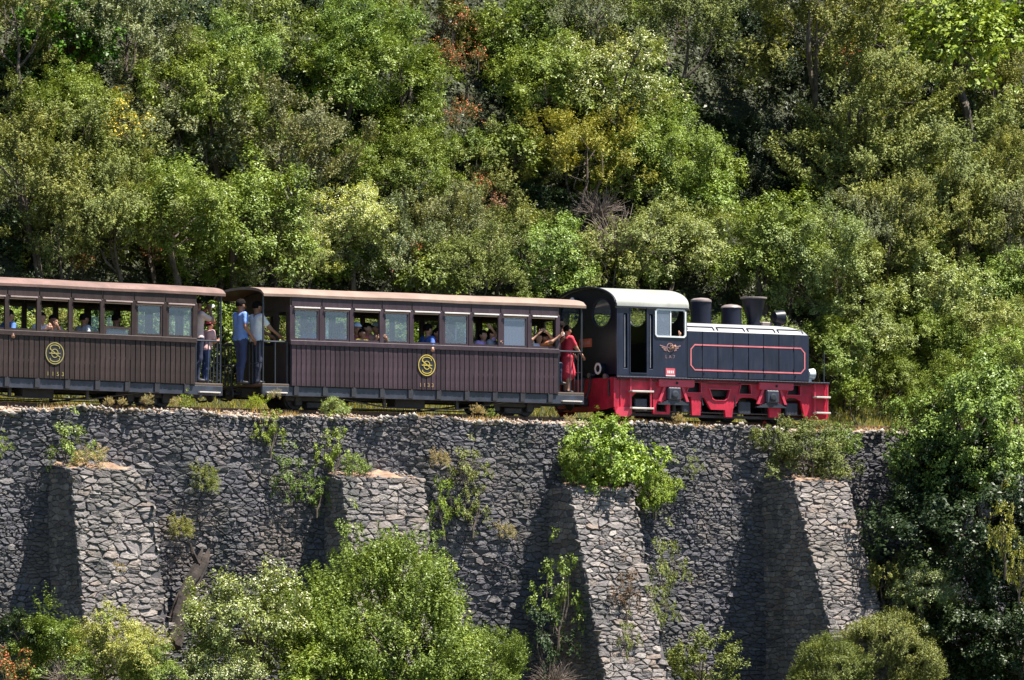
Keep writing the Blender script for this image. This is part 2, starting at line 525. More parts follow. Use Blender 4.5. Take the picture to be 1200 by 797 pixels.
# ---------------------------------------------------------------- rubble masonry
def clip_poly(poly, nx_, ny_, c):
    """keep the side nx*x+ny*y <= c"""
    out = []
    n = len(poly)
    for i in range(n):
        a, b = poly[i], poly[(i+1) % n]
        da, db = a[0]*nx_+a[1]*ny_-c, b[0]*nx_+b[1]*ny_-c
        if da <= 0: out.append(a)
        if (da < 0 < db) or (db < 0 < da):
            t = da/(da-db)
            out.append((a[0]+(b[0]-a[0])*t, a[1]+(b[1]-a[1])*t))
    return out
def rubble_cells(u0, u1, v0, v1, rng, size):
    """irregular courses of stones -> list of convex cells; size(u,v) -> (mean width, mean height)"""
    pts = []
    v = v0
    while v < v1+0.05:
        uc = (u0+u1)/2
        big = rng.random() < 0.16                     # now and then a course of large blocks
        h = size(uc, v)[1]*(rng.uniform(1.5, 1.9) if big else rng.uniform(0.6, 1.35))
        u = u0-rng.uniform(0, 0.3)
        while u < u1+0.2:
            w = size(u, v)[0]*rng.choice([0.35, 0.5, 0.7, 1.0, 1.5, 2.1])*(1.25 if big else 1)
            pts.append((u+w/2, v+h/2+rng.uniform(-0.30, 0.30)*h))
            if w > 0.16 and rng.random() < 0.22:     # two thin stones one above the other
                pts[-1] = (u+w/2+rng.uniform(-.02, .02), v+h*0.18)
                pts.append((u+w/2+rng.uniform(-.02, .02), v+h*0.82))
            u += w
        v += h
    P = np.array(pts)
    A = 2.5                                        # stones lie flat: compare distances with v stretched
    S = P*np.array([1, A])
    cells = []
    grid = {}
    g = 0.45
    for i, p in enumerate(S): grid.setdefault((int(p[0]//g), int(p[1]//g)), []).append(i)
    for i, p in enumerate(S):
        if not (u0-0.1 < P[i][0] < u1+0.1 and v0-0.1 < P[i][1] < v1+0.1): continue
        poly = [(p[0]-.6, p[1]-.6), (p[0]+.6, p[1]-.6), (p[0]+.6, p[1]+.6), (p[0]-.6, p[1]+.6)]
        gx, gy = int(p[0]//g), int(p[1]//g)
        nb = [j for a in (-1, 0, 1) for b in (-1, 0, 1) for j in grid.get((gx+a, gy+b), []) if j != i]
        nb.sort(key=lambda j: (S[j][0]-p[0])**2+(S[j][1]-p[1])**2)
        for j in nb[:18]:
            dx, dy = S[j]-p
            m = (S[j]+p)/2
            poly = clip_poly(poly, dx, dy, m[0]*dx+m[1]*dy)
            if len(poly) < 3: break
        poly = [(a, b/A) for a, b in poly]
        for nx_, ny_, c in ((-1, 0, -u0), (1, 0, u1), (0, -1, -v0), (0, 1, v1)):
            if len(poly) >= 3: poly = clip_poly(poly, nx_, ny_, c)
        if len(poly) >= 3: cells.append(poly)
    return cells
def poly_area(p): return abs(sum(p[i][0]*p[(i+1) % len(p)][1]-p[(i+1) % len(p)][0]*p[i][1] for i in range(len(p))))/2
def stone_geo(poly, rng, gap=0.005, proud=(0.0, 0.05), round_=0.10):
    """one stone: rounded outline sunk into the bed, sloping shoulders and an uneven face; local u,v,n"""
    cx, cy = sum(p[0] for p in poly)/len(poly), sum(p[1] for p in poly)/len(poly)
    ext = max(0.04, math.sqrt(poly_area(poly)))
    k = max(0.55, 1-2*gap/ext)
    q = [((p[0]-cx)*k, (p[1]-cy)*k) for p in poly]
    c2 = []
    for i in range(len(q)):                          # chipped corners and uneven edges
        a, b = q[i], q[(i+1) % len(q)]
        ln = math.hypot(b[0]-a[0], b[1]-a[1])
        if ln < 0.015: c2.append(((a[0]+b[0])/2, (a[1]+b[1])/2)); continue
        r1, r2 = round_*rng.uniform(0.3, 2.2), round_*rng.uniform(0.3, 2.2)
        c2.append((a[0]+(b[0]-a[0])*r1, a[1]+(b[1]-a[1])*r1))
        if ln > 0.07:
            t = rng.uniform(0.35, 0.65)
            j = rng.uniform(-0.013, 0.006)
            mx_, my_ = a[0]+(b[0]-a[0])*t, a[1]+(b[1]-a[1])*t
            k2 = 1+j/max(0.03, math.hypot(mx_, my_))
            c2.append((mx_*k2, my_*k2))
        c2.append((b[0]-(b[0]-a[0])*r2, b[1]-(b[1]-a[1])*r2))
    n = len(c2)
    pr = rng.uniform(*proud)
    tu, tv = rng.uniform(-0.16, 0.16), rng.uniform(-0.28, 0.20)
    vs = [(u, v, -0.06) for u, v in c2]
    vs += [(u, v, pr*0.7+rng.uniform(-.005, .005)) for u, v in c2]
    s2 = rng.uniform(0.78, 0.92)
    vs += [(u*s2, v*s2, pr+0.016+u*tu+v*tv+rng.uniform(-.008, .008)) for u, v in c2]
    fs = []
    for r in (0, 1):
        for i in range(n): fs.append((r*n+i, r*n+(i+1) % n, (r+1)*n+(i+1) % n, (r+1)*n+i))
    vs.append((0, 0, pr+0.020+rng.uniform(-.008, .010)))
    for i in range(n): fs.append((2*n+i, 2*n+(i+1) % n, 3*n))
    return (cx, cy), vs, fs
def masonry(parent, faces, rng, mat, limit=300, base=(0, 0, 0)):
    """faces: list of (cells, frame(u,v,n)->world, keep(u,v)->bool); the largest stones become parts, the rest one part"""
    allc = []
    for cells, frame, keep, kw in faces:
        for c in cells:
            cu, cv = sum(p[0] for p in c)/len(c), sum(p[1] for p in c)/len(c)
            ar = poly_area(c)
            if ar < 0.0012 or not keep(cu, cv): continue
            allc.append((ar, c, frame, kw))
    allc.sort(key=lambda t: -t[0])
    rv, rf, ra = [], [], []
    base = Vector(base)
    for idx, (ar, c, frame, kw) in enumerate(allc):
        kw = dict(kw)
        ed = kw.pop('edge', None)
        (cu, cv), vs, fs = stone_geo(c, rng, **kw)
        tone = rng.random()
        us = [p[0] for p in c]
        if ed and (min(us) < ed[0]+0.02 or max(us) > ed[1](cv)-0.05): cu += rng.uniform(-0.035, 0.035)   # ragged corner stones
        wv = [Vector(frame(cu+a, cv+b, n)) for a, b, n in vs]
        if idx < limit:
            o0 = Vector(frame(cu, cv, 0))
            me = bpy.data.meshes.new('stone')
            me.from_pydata([(p-o0)[:] for p in wv], [], fs)
            a = me.attributes.new('v', 'FLOAT', 'FACE')
            a.data.foreach_set('value', [tone]*len(fs))
            link('stone', me, mat, parent, o0-base)
        else:
            n0 = len(rv)
            rv += [(p-base)[:] for p in wv]
            rf += [tuple(i+n0 for i in f) for f in fs]
            ra += [tone]*len(fs)
    if rf:
        me = bpy.data.meshes.new('small_stones')
        me.from_pydata(rv, [], rf)
        a = me.attributes.new('v', 'FLOAT', 'FACE')
        a.data.foreach_set('value', ra)
        o = link('small_stones', me, mat, parent)
        o['kind'] = 'stuff'
    return len(allc)

nr = np.random.default_rng(3)
rng = random.Random(5)
def rocks(name, C, S, mat, parent=None):
    """many little angular stones (deformed octahedra) in one mesh"""
    O = np.array([(1, 0, 0), (-1, 0, 0), (0, 1, 0), (0, -1, 0), (0, 0, 1), (0, 0, -1)], float)
    T = np.array([(0, 2, 4), (2, 1, 4), (1, 3, 4), (3, 0, 4), (2, 0, 5), (1, 2, 5), (3, 1, 5), (0, 3, 5)])
    n = len(C)
    V = O[None]*S[:, None, None]*nr.uniform(0.55, 1.25, (n, 6, 3))+nr.normal(0, 0.22, (n, 6, 3))*S[:, None, None]
    a = nr.uniform(0, 6.28, n)
    ca, sa = np.cos(a)[:, None], np.sin(a)[:, None]
    X = V[:, :, 0]*ca-V[:, :, 1]*sa
    Y = V[:, :, 0]*sa+V[:, :, 1]*ca
    V = np.stack([X, Y, V[:, :, 2]*0.75], -1)+C[:, None]
    Q = (T[None]+(np.arange(n)*6)[:, None, None]).reshape(-1, 3)
    me = np_mesh(name, V.reshape(-1, 3), Q, {'v': np.repeat(nr.uniform(0, 1, n), 8)})
    return link(name, me, mat, parent)
WY = -1.70                                          # face of the wall
BUT = [  # x0, x1, depth at top, top z, batter (tan), widening of the right edge per metre down
    dict(x=(-14.12, -12.36), d=0.88, top=-1.32, bat=0.19, wid=0.06, label='broad stone buttress with red earth and a grassy tuft on its top'),
    dict(x=(-7.62, -5.60), d=0.66, top=-1.36, bat=0.22, wid=0.0, label='short stone buttress rising behind the big round green bush'),
    dict(x=(-2.13, -0.50), d=0.83, top=-1.50, bat=0.34, wid=0.0, label='stone buttress under the hanging bright green creeper'),
    dict(x=(3.40, 4.85), d=1.15, top=-1.26, bat=0.42, wid=0.0, label='steeply sloping stone buttress with a shrub growing over its top'),
]
wall = empty('retaining_wall', (-4, WY, -6.6), label='long grey rubble stone retaining wall carrying the railway', cat='wall')
wb = Vector(wall.location)
def wall_bulge(u, v): return 0.05*math.sin(u*0.8+0.5)*math.sin(v*0.9)+0.035*math.sin(u*2.1+v*1.3)
body = MB()
body.box(-24+4, 14+4, 0.012, 0.9, 0, 6.42)
body.build('core', M['mortar'], wall)
xs2, zs2 = np.arange(-20, 14.01, 0.3), np.linspace(-6.55, -0.16, 24)
def wall_frame(u, v, n): return (u, WY-n-wall_bulge(u, v)-0.03-0.02*(-v), v)
def wall_size(u, v):
    w, h = (0.20, 0.096)
    if u > 0: w, h = 0.17, 0.10                   # rounder field stones towards the far end
    if v > -1.0: w, h = w*0.85, h*0.9
    w *= 1+0.45*math.sin(u*0.55+v*0.8)*math.sin(u*0.21-v*0.5+1)     # coarser and finer stretches
    return w, h
cells = rubble_cells(-21.5, 11.5, -6.3, -0.02, rng, wall_size)
def wall_keep(u, v):
    if v > verge_top(u)-0.02: return False
    for b in BUT:
        if b['x'][0]+0.1 < u < b['x'][1]-0.1 and v < b['top']-0.2: return False
    return True
pg = MB()
pv = [Vector(wall_frame(u, v, -0.007))-wb for v in zs2 for u in xs2]
nxx = len(xs2)
pg.add(pv, [(j*nxx+i, j*nxx+i+1, (j+1)*nxx+i+1, (j+1)*nxx+i) for j in range(len(zs2)-1) for i in range(nxx-1)])
pg.build('mortar_bed', M['mortar'], wall)
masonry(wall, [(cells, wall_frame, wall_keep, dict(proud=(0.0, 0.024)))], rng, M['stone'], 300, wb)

for bi, b in enumerate(BUT):
    x0, x1 = b['x']
    zt, zb = b['top'], -6.6
    e = empty('stone_buttress', ((x0+x1)/2, WY-b['d'], zb), label=b['label'], cat='buttress')
    eb = Vector(e.location)
    def front_y(v, b=b): return WY-b['d']-(b['top']-v)*b['bat']
    H = zt-zb
    core = MB()
    g = 0.007
    x1b = x1+b['wid']*H
    yt, ybm = front_y(zt)+g, front_y(zb)+g
    vs = [(x0+g, yt, zt-.02), (x1-g, yt, zt-.02), (x1-g, WY, zt+.10), (x0+g, WY, zt+.10),
          (x0+g, ybm, zb), (x1b-g, ybm, zb), (x1b-g, WY, zb), (x0+g, WY, zb)]
    core.add([Vector(p)-eb for p in vs], [(0, 1, 2, 3), (0, 4, 5, 1), (1, 5, 6, 2), (3, 2, 6, 7), (0, 3, 7, 4), (4, 7, 6, 5)])
    core.build('core', M['mortar'], e)
    cap = MB()
    nu, nv = 15, 8
    pv = []
    for j in range(nv+1):
        for i in range(nu+1):
            fu, fv = i/nu, j/nv
            edge = min(fu, 1-fu, fv)*6
            zz = zt-0.06+min(1, edge)*0.07+fv*0.16+rng.uniform(-.025, .025)+0.03*math.sin(i*1.3+bi)
            pv.append(Vector((x0+.05+(x1-x0-.1)*fu, yt+.04+(WY-yt)*fv, zz))-eb)
    cap.add(pv, [(j*(nu+1)+i, j*(nu+1)+i+1, (j+1)*(nu+1)+i+1, (j+1)*(nu+1)+i) for j in range(nv) for i in range(nu)])
    cap.build('earth_cap', M['cap_earth'], e, sm=True)
    nk = 90
    fv = nr.uniform(0, 1, nk)
    rk = np.stack([nr.uniform(x0+.08, x1-.08, nk), front_y(zt)+0.08+(WY-front_y(zt)-.1)*fv, zt-0.02+0.16*fv], 1)-np.array(eb)
    ro = rocks('loose_rubble', rk, nr.uniform(0.02, 0.07, nk), M['stone_warm'], e)
    ro['kind'] = 'stuff'
    size = lambda u, v: (0.215, 0.102)
    cf = rubble_cells(x0, x1+b['wid']*H, zb+0.1, zt, rng, size)
    def fr_front(u, v, n, b=b):
        return (u, front_y(v, b)-n, v+n*b['bat'])
    cs = rubble_cells(WY-b['d']-H*b['bat'], WY, zb+0.1, zt, rng, size)
    def fr_side(u, v, n, x0=x0): return (x0-n*0.6, u, v)
    def fr_right(u, v, n, x1=x1, b=b): return (x1+b['wid']*(b['top']-v)+n*0.6, u, v)
    keep_front = lambda u, v, b=b, x1=x1: u < x1+b['wid']*(b['top']-v)-0.03
    keep_side = lambda u, v, b=b: u > front_y(v, b)+0.03
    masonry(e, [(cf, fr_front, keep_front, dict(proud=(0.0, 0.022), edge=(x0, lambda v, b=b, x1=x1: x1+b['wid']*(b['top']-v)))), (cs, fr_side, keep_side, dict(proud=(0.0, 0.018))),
                (cs, fr_right, keep_side, dict(proud=(0.0, 0.018)))], rng, M['stone_warm'], 300, eb)

n = 5200
bx = nr.uniform(-20, 14, n)
by = nr.uniform(-1.72, 0.9, n)
bz = bed_z(bx, by)+0.01
o = rocks('ballast', np.stack([bx, by, bz], 1), nr.uniform(0.02, 0.055, n), M['ballast'])
setp(o, 'loose pale ballast stones strewn along the railway verge', 'ballast', kind='stuff')
n = 520
bx = np.sort(nr.uniform(-21.5, 11.5, n))
o = rocks('coping_rubble', np.stack([bx, nr.uniform(-1.84, -1.66, n), verge_top(bx)-0.02+nr.uniform(-.03, .03, n)], 1), nr.uniform(0.03, 0.085, n), M['lip'])
setp(o, 'pale broken coping rubble along the top edge of the wall', 'rubble', kind='stuff')

# ---------------------------------------------------------------- lettering
def text_mesh(s, size, thick=0.004):
    c = bpy.data.curves.new('lettering', 'FONT')
    c.body = s
    c.size = size
    c.align_x, c.align_y = 'CENTER', 'CENTER'
    c.extrude = thick/2
    c.space_character = 1.15
    o = bpy.data.objects.new('tmp_text', c)
    COL.objects.link(o)
    dg = bpy.context.evaluated_depsgraph_get()
    me = bpy.data.meshes.new_from_object(o.evaluated_get(dg))
    bpy.data.objects.remove(o)
    bpy.data.curves.remove(c)
    me.materials.clear()
    return me
def lettering(s, size, x, y, z, mat, parent):        # facing -Y
    return link('lettering', text_mesh(s, size), mat, parent, (x, y, z), (math.pi/2, 0, 0))
def ell(cx, cz, rx, rz, n=28, a0=0.0, a1=2*math.pi, closed=True):
    m = n if closed else n-1
    return [(cx+rx*math.cos(a0+(a1-a0)*i/m), cz+rz*math.sin(a0+(a1-a0)*i/m)) for i in range(n)]
def rect(x0, x1, z0, z1, c=0.0):
    if c <= 0: return [(x0, z0), (x1, z0), (x1, z1), (x0, z1)]
    return [(x0+c, z0), (x1-c, z0), (x1, z0+c), (x1, z1-c), (x1-c, z1), (x0+c, z1), (x0, z1-c), (x0, z0+c)]
def wheel(parent, x, y, z, r, mat, n=28):
    s = -1 if y < 0 else 1
    w = MB().lathe([(r*0.3, s*-0.02), (r*0.84, s*-0.02), (r*0.84, s*0.01), (r*0.62, s*0.018), (r*0.30, s*0.03), (r*0.28, s*0.06), (0.02, s*0.06)], axis='y', n=n)
    o = w.build('wheel', mat, parent, (x, y, z), sm=True)
    t = MB().lathe([(r*0.83, s*-0.03), (r*1.1, s*-0.035), (r*1.1, s*-0.015), (r, s*-0.005), (r*0.98, s*0.055), (r*0.83, s*0.055)], axis='y', n=n)
    t.build('tyre', M['under'], o, sm=True)
    return o

# ---------------------------------------------------------------- carriages
HL, HW = 3.33, 0.97                                  # half length and half width of a carriage body
PL = 0.66                                            # platform length
def arch_z(y, top=2.61, eave=2.43, hw=1.02): return eave+(top-eave)*math.sqrt(max(0, 1-(y/hw)**2))
def make_carriage(label, number, cx, tilt, old, states):
    """states: one letter per window, from the tail end: c closed, p closed with a pale blind, o open, h half lowered"""
    T = empty('passenger_carriage', (cx, 0, 0), (0, tilt, 0), label, 'railway carriage', 'carriages behind the locomotive')
    plank_m, trim_m = (M['brown_dark'], M['brown_dark']) if old else (M['brown'], M['brown_trim'])
    roof_m = M['roof_canvas_old'] if old else M['roof_canvas']
    drip_m = M['pink_trim'] if old else M['white_trim']
    R = random.Random(int(cx*10))
    # near side planking, one board after the other
    nb, w = 56, 2*(HL-0.02)/56
    pm = [MB().box(-w/2+0.006, w/2-0.006, -0.014, 0.014, -0.435, 0.435, 0.006).mesh('plank') for _ in range(2)]
    for k in range(nb):
        link('plank', pm[k % 2], plank_m, T, (-HL+0.02+w*(k+0.5), -HW-R.uniform(0, 0.004), 0.985))
    MB().box(-HL, HL, -HW+0.012, -HW+0.05, 0.54, 1.44).build('side_panel', M['loco_seam'], T)
    MB().box(-HL, HL, HW-0.03, HW, 0.54, 1.44).build('side_panel', plank_m, T)
    # belt rails, posts, letterboards and drip strips
    pitch = 0.7375
    x0 = -4.5*pitch
    for s in (-1, 1):
        y0, y1 = (-HW-0.03, -HW+0.04) if s < 0 else (HW-0.04, HW+0.03)
        MB().box(-HL-0.01, HL+0.01, y0, y1, 1.42, 1.50, 0.008).build('belt_rail', trim_m, T)
        MB().box(-HL-0.01, HL+0.01, y0-0.012*(s < 0), y1+0.012*(s > 0), 1.405, 1.428).build('belt_moulding', trim_m, T)
        MB().box(-HL, HL, y0+0.02, y1-0.02, 2.13, 2.44).build('letterboard_backing', M['interior'], T)
        for k in range(9):
            xa = x0+k*pitch
            lb = MB().box(xa+0.012, xa+pitch-0.012, y0+0.004, y1-0.004, 2.20, 2.425, 0.006)
            lb.build('letterboard', trim_m, T)
            ds = MB()
            ds.box(xa+0.06, xa+pitch-0.05, (y0-0.028) if s < 0 else y1, y0 if s < 0 else y1+0.028, 2.165, 2.195, 0.004)
            ds.build('drip_strip', drip_m, T)
        for k in range(10):
            xc = x0+k*pitch
            xc = min(max(xc, -HL+0.035), HL-0.035)
            MB().box(xc-0.055, xc+0.055, y0+0.008, y1-0.008, 1.497, 2.21, 0.006).build('window_post', trim_m, T)
    # windows of both sides
    def window(k, s, st):
        xa, xb = x0+k*pitch+0.055, x0+(k+1)*pitch-0.055
        yc = s*(HW-0.005)
        drop = {'c': 0.0, 'p': 0.0, 'o': 0.62, 'h': 0.50}[st]
        f = MB()
        za, zb_ = 1.50-drop, 2.165-drop
        b = 0.045
        yy = (yc-0.014, yc+0.014)
        f.box(xa, xa+b, *yy, za, zb_).box(xb-b, xb, *yy, za, zb_).box(xa+b, xb-b, *yy, za, za+b).box(xa+b, xb-b, *yy, zb_-b, zb_)
        fo = f.build('window', trim_m, T)
        pane = MB().box(xa+b-.002, xb-b+.002, yc-0.003, yc+0.003, za+b-.002, zb_-b+.002)
        pane.build('pane', M['glass_pale'] if st == 'p' else M['glass'], fo)
        if st == 'p':
            bl = MB()
            n = 14
            for i in range(n):
                xx0, xx1 = xa+b+(xb-xa-2*b)*i/n, xa+b+(xb-xa-2*b)*(i+1)/n
                dz = yc-s*0.05+0.012*(-1 if i % 2 else 1)
                dz2 = yc-s*0.05+0.012*(1 if i % 2 else -1)
                bl.add([(xx0, dz, za+.03), (xx1, dz2, za+.03), (xx1, dz2, zb_-.03), (xx0, dz, zb_-.03)], [(0, 1, 2, 3)])
            bl.build('curtain', M['curtain'], fo, sm=True)
    for k in range(9):
        window(k, -1, states[k])
        window(k, 1, 'oochoooco'[k])
    # floor, ends, benches
    MB().box(-HL+0.02, HL-0.02, -HW+0.05, HW-0.05, 0.58, 0.63).build('floor', M['interior'], T)
    for s in (-1, 1):
        xe = s*(HL-0.02)
        door = rect(-0.33, 0.33, 0.66, 2.14)
        outer = [(-HW+0.02, 0.56), (HW-0.02, 0.56), (HW-0.02, 2.42)]
        for i in range(1, 12):
            y = HW-0.02-(2*HW-0.04)*i/12
            outer.append((y, arch_z(y)-0.05))
        outer.append((-HW+0.02, 2.42))
        win = [rect(-0.80, -0.46, 1.5, 2.1), rect(0.46, 0.80, 1.5, 2.1)]
        MB().plate(outer, [door]+win, xe-0.02, xe+0.02, 'yz').build('end_wall', plank_m, T)
        d = MB().plate(rect(-0.335, 0.335, 0.66, 2.14), [rect(-0.22, 0.22, 1.42, 2.03)], xe-s*0.03-0.012, xe-s*0.03+0.012, 'yz').build('end_door', trim_m, T)
        MB().lathe([(0.018, -0.05), (0.018, 0.05)], (xe+s*0.01, 0.27, 1.25), 'x', 8).build('handle', M['steel'], d)
    for i in range(6):
        xb = -2.75+i*1.1
        for s in (-1, 1):
            ya, yb = (-HW+0.08, -0.22) if s < 0 else (0.22, HW-0.08)
            bb = MB().box(xb-0.2, xb+0.2, ya, yb, 1.0, 1.04, 0.008)
            bb.box(xb-0.19, xb-0.15, ya+.02, yb-.02, 0.63, 1.0).box(xb+0.15, xb+0.19, ya+.02, yb-.02, 0.63, 1.0)
            bb.box(xb-0.02, xb+0.02, ya, yb, 1.04, 1.44, 0.008)
            bb.build('bench', M['bench'], T)
    # roof: bowed canvas over boards, with a thin rim
    rl = HL+PL+0.01
    ns = 18
    ys = [-1.02+2.04*i/ns for i in range(ns+1)]
    rf, ru = MB(), MB()
    xs_ = [-rl+2*rl*i/10 for i in range(11)]
    vs, fs = [], []
    for i, x in enumerate(xs_):
        sag = 0.012*math.sin(i*1.7)
        for y in ys: vs.append((x, y, arch_z(y, 2.62, 2.445)+sag*0.4))
    m = ns+1
    for i in range(10):
        for j in range(ns): fs.append((i*m+j, i*m+j+1, (i+1)*m+j+1, (i+1)*m+j))
    nV = len(vs)
    vs2 = [(x, y, z-0.055) for x, y, z in vs]
    rim = []
    for i in range(10):
        for j in (0, ns): rim.append((i*m+j, (i+1)*m+j, nV+(i+1)*m+j, nV+i*m+j))
    for j in range(ns):
        for i in (0, 10): rim.append((i*m+j, i*m+j+1, nV+i*m+j+1, nV+i*m+j))
    rf.add(vs+vs2, fs+rim)
    r_o = rf.build('roof', roof_m, T, sm=True)
    ru.add([(x*0.998, y*0.985, z-0.05) for x, y, z in vs], fs)
    ru.build('ceiling', M['roof_under'], r_o, sm=True)
    # underframe
    for s in (-1, 1):
        y0, y1 = (-HW+0.02, -HW+0.09) if s < 0 else (HW-0.09, HW-0.02)
        MB().box(-HL-PL, HL+PL, y0, y1, 0.34, 0.535, 0.006).build('sole_bar', M['sill'], T)
        for k in range(10):
            xc = -HL+0.15+k*0.70
            MB().box(xc-0.06, xc+0.06, (y0-0.03) if s < 0 else y1, y0 if s < 0 else y1+0.03, 0.36, 0.55, 0.005).build('bracket', M['under'], T)
        tr = MB()
        tr.tube([(-2.2, s*0.75, 0.36), (-0.9, s*0.75, 0.17), (0.9, s*0.75, 0.17), (2.2, s*0.75, 0.36)], 0.018, 6)
        tr.box(-0.93, -0.87, s*0.75-.03, s*0.75+.03, 0.17, 0.36).box(0.87, 0.93, s*0.75-.03, s*0.75+.03, 0.17, 0.36)
        tr.tube([(-2.3, s*0.6, 0.13), (2.3, s*0.6, 0.13)], 0.013, 6)
        tr.build('truss_rod', M['under'], T)
    MB().box(-HL-PL, HL+PL, -0.12, 0.12, 0.33, 0.52).build('centre_sill', M['under'], T)
    MB().box(-0.5, 0.25, -0.55, -0.2, 0.18, 0.42, 0.02).build('brake_cylinder', M['under'], T)
    for bx_ in (-2.45, 2.45):
        bg = MB()
        for s in (-1, 1):
            bg.box(bx_-0.72, bx_+0.72, s*0.50-0.03, s*0.50+0.03, 0.26, 0.36, 0.01)
            for dx in (-0.42, 0.42): bg.box(bx_+dx-0.08, bx_+dx+0.08, s*0.52-0.05, s*0.52+0.05, 0.16, 0.40, 0.015)
            bg.box(bx_-0.22, bx_+0.22, s*0.52-0.04, s*0.52+0.04, 0.11, 0.25, 0.02)
        bg.box(bx_-0.12, bx_+0.12, -0.5, 0.5, 0.28, 0.36)
        bo = bg.build('bogie', M['under'], T)
        for dx in (-0.42, 0.42):
            for s in (-1, 1): wheel(T, bx_+dx, s*0.36, 0.30, 0.215, M['under'], 20)
            MB().tube([(bx_+dx, -0.5, 0.30), (bx_+dx, 0.5, 0.30)], 0.035, 8).build('axle', M['under'], T)
    # end platforms with railings and steps
    for s in (-1, 1):
        xa, xb = (HL, HL+PL) if s > 0 else (-HL-PL, -HL)
        MB().box(xa, xb, -HW+0.02, HW-0.02, 0.54, 0.585, 0.005).build('platform', M['interior'], T)
        xo = s*(HL+PL-0.04)
        xi = s*(HL+0.04)
        for sy in (-1, 1):
            y = sy*(HW-0.06)
            ra = MB()
            ra.tube([(xi, y, 1.46), (xo, y, 1.46), (xo, sy*0.36, 1.46)], 0.018, 8)
            ra.tube([(xo, y, 1.02), (xo, sy*0.36, 1.02)], 0.012, 6)
            rr = ra.build('railing', M['iron'], T, sm=True)
            for q in range(5):
                yy = y+(sy*0.36-y)*q/4
                MB().tube([(xo, yy, 0.58), (xo, yy, 1.46)], 0.014, 6).build('baluster', M['iron'], rr)
            if s < 0 and sy < 0 or s > 0:
                for q in (0.0, 0.5):
                    xx = xi+(xo-xi)*q
                    MB().tube([(xx, y, 0.58), (xx, y, 1.46)], 0.014, 6).build('baluster', M['iron'], rr)
            MB().tube([(xo, y, 1.46), (xo, y, arch_z(y)-0.05)], 0.02, 8).build('canopy_post', M['iron'], T)
            st = MB().box(min(xi, xo)+0.04, max(xi, xo)-0.04, min(y, y+sy*0.10), max(y, y+sy*0.10), 0.385, 0.41, 0.004).build('step', M['tread'], T)
            hg = MB()
            for xx in (xi+s*0.06, xo-s*0.06): hg.box(xx-0.012, xx+0.012, y-0.01, y+0.01, 0.40, 0.54)
            hg.build('hanger', M['iron'], st)
        cp = MB().tube([(s*(HL+PL-0.02), 0, 0.40), (s*(HL+PL+0.30), 0, 0.40)], 0.045, 10)
        cp.lathe([(0.15, 0), (0.16, 0.03), (0.02, 0.05)], (s*(HL+PL+0.24), 0, 0.40), 'x', 16)
        cp.build('coupler', M['under'], T, sm=True)
        MB().tube([(s*(HL+PL), 0.25, 0.40), (s*(HL+PL+0.15), 0.25, 0.26), (s*(HL+PL+0.3), 0.2, 0.28)], 0.022, 8).build('brake_hose', M['under'], T, sm=True)
    # emblem and running number
    gm = M['gold_dull'] if old else M['gold']
    y = -HW-0.024
    em = MB().lathe([(0.215, 0), (0.215, -0.006), (0.01, -0.006)], (0, y+0.004, 1.065), 'y', 32).build('emblem', M['loco_seam'], T)
    g = MB()
    g.ribbon(ell(0, 1.065, 0.205, 0.215, 36), 0.019, y-0.004, closed=True)
    g.ribbon(ell(0, 1.065, 0.075, 0.085, 24), 0.017, y-0.005, closed=True)
    sc_ = [(0.11*math.cos(a)+0.0, 1.065+0.115+0.055*math.sin(a)) for a in np.linspace(-0.3, math.pi+0.5, 14)]
    s2 = [(0.11*math.cos(a), 1.065-0.115+0.055*math.sin(a)) for a in np.linspace(math.pi-0.3, 2*math.pi+0.4, 14)]
    g.ribbon(sc_, 0.018, y-0.006)
    g.ribbon(s2, 0.018, y-0.006)
    g.ribbon([(-0.12, 1.155), (-0.02, 1.09), (0.03, 1.05), (0.13, 0.985)], 0.018, y-0.007)
    g.ribbon([(-0.13, 1.065), (0.13, 1.065)], 0.020, y-0.008)
    g.build('monogram', gm, em)
    for i, ch in enumerate(number):
        lettering(ch, 0.115, -0.15+i*0.10*(1.0 if not old else 1.15), -HW-0.02, 0.645, M['number'] if not old else M['gold_dull'], T)
    return T
M['curtain'] = paint('curtain', (0.55, 0.56, 0.66), 0.9, var=0.08)
make_carriage('brown plank carriage coupled to the locomotive, its roof tan and its railing carrying passengers', '1133', -4.665, 0.0, False, 'ccococopo')
make_carriage('darker brown plank carriage with peeling roof edge at the tail of the train', '1153', -13.60, math.radians(0.5), True, 'ccoooohcc')

# ---------------------------------------------------------------- locomotive
LW = 1.20
Lo = empty('locomotive', (0, 0, 0), label='small blue-black locomotive with red frame, pale cab roof and flared chimney', cat='locomotive')
def part(mb, name, mat, parent=None, sm=False): return mb.build(name, M[mat] if isinstance(mat, str) else mat, parent or Lo, sm=sm)
def cab_arch(y, top=2.88, eave=2.46, hw=1.20): return eave+(top-eave)*math.sqrt(max(0, 1-(y/hw)**2))
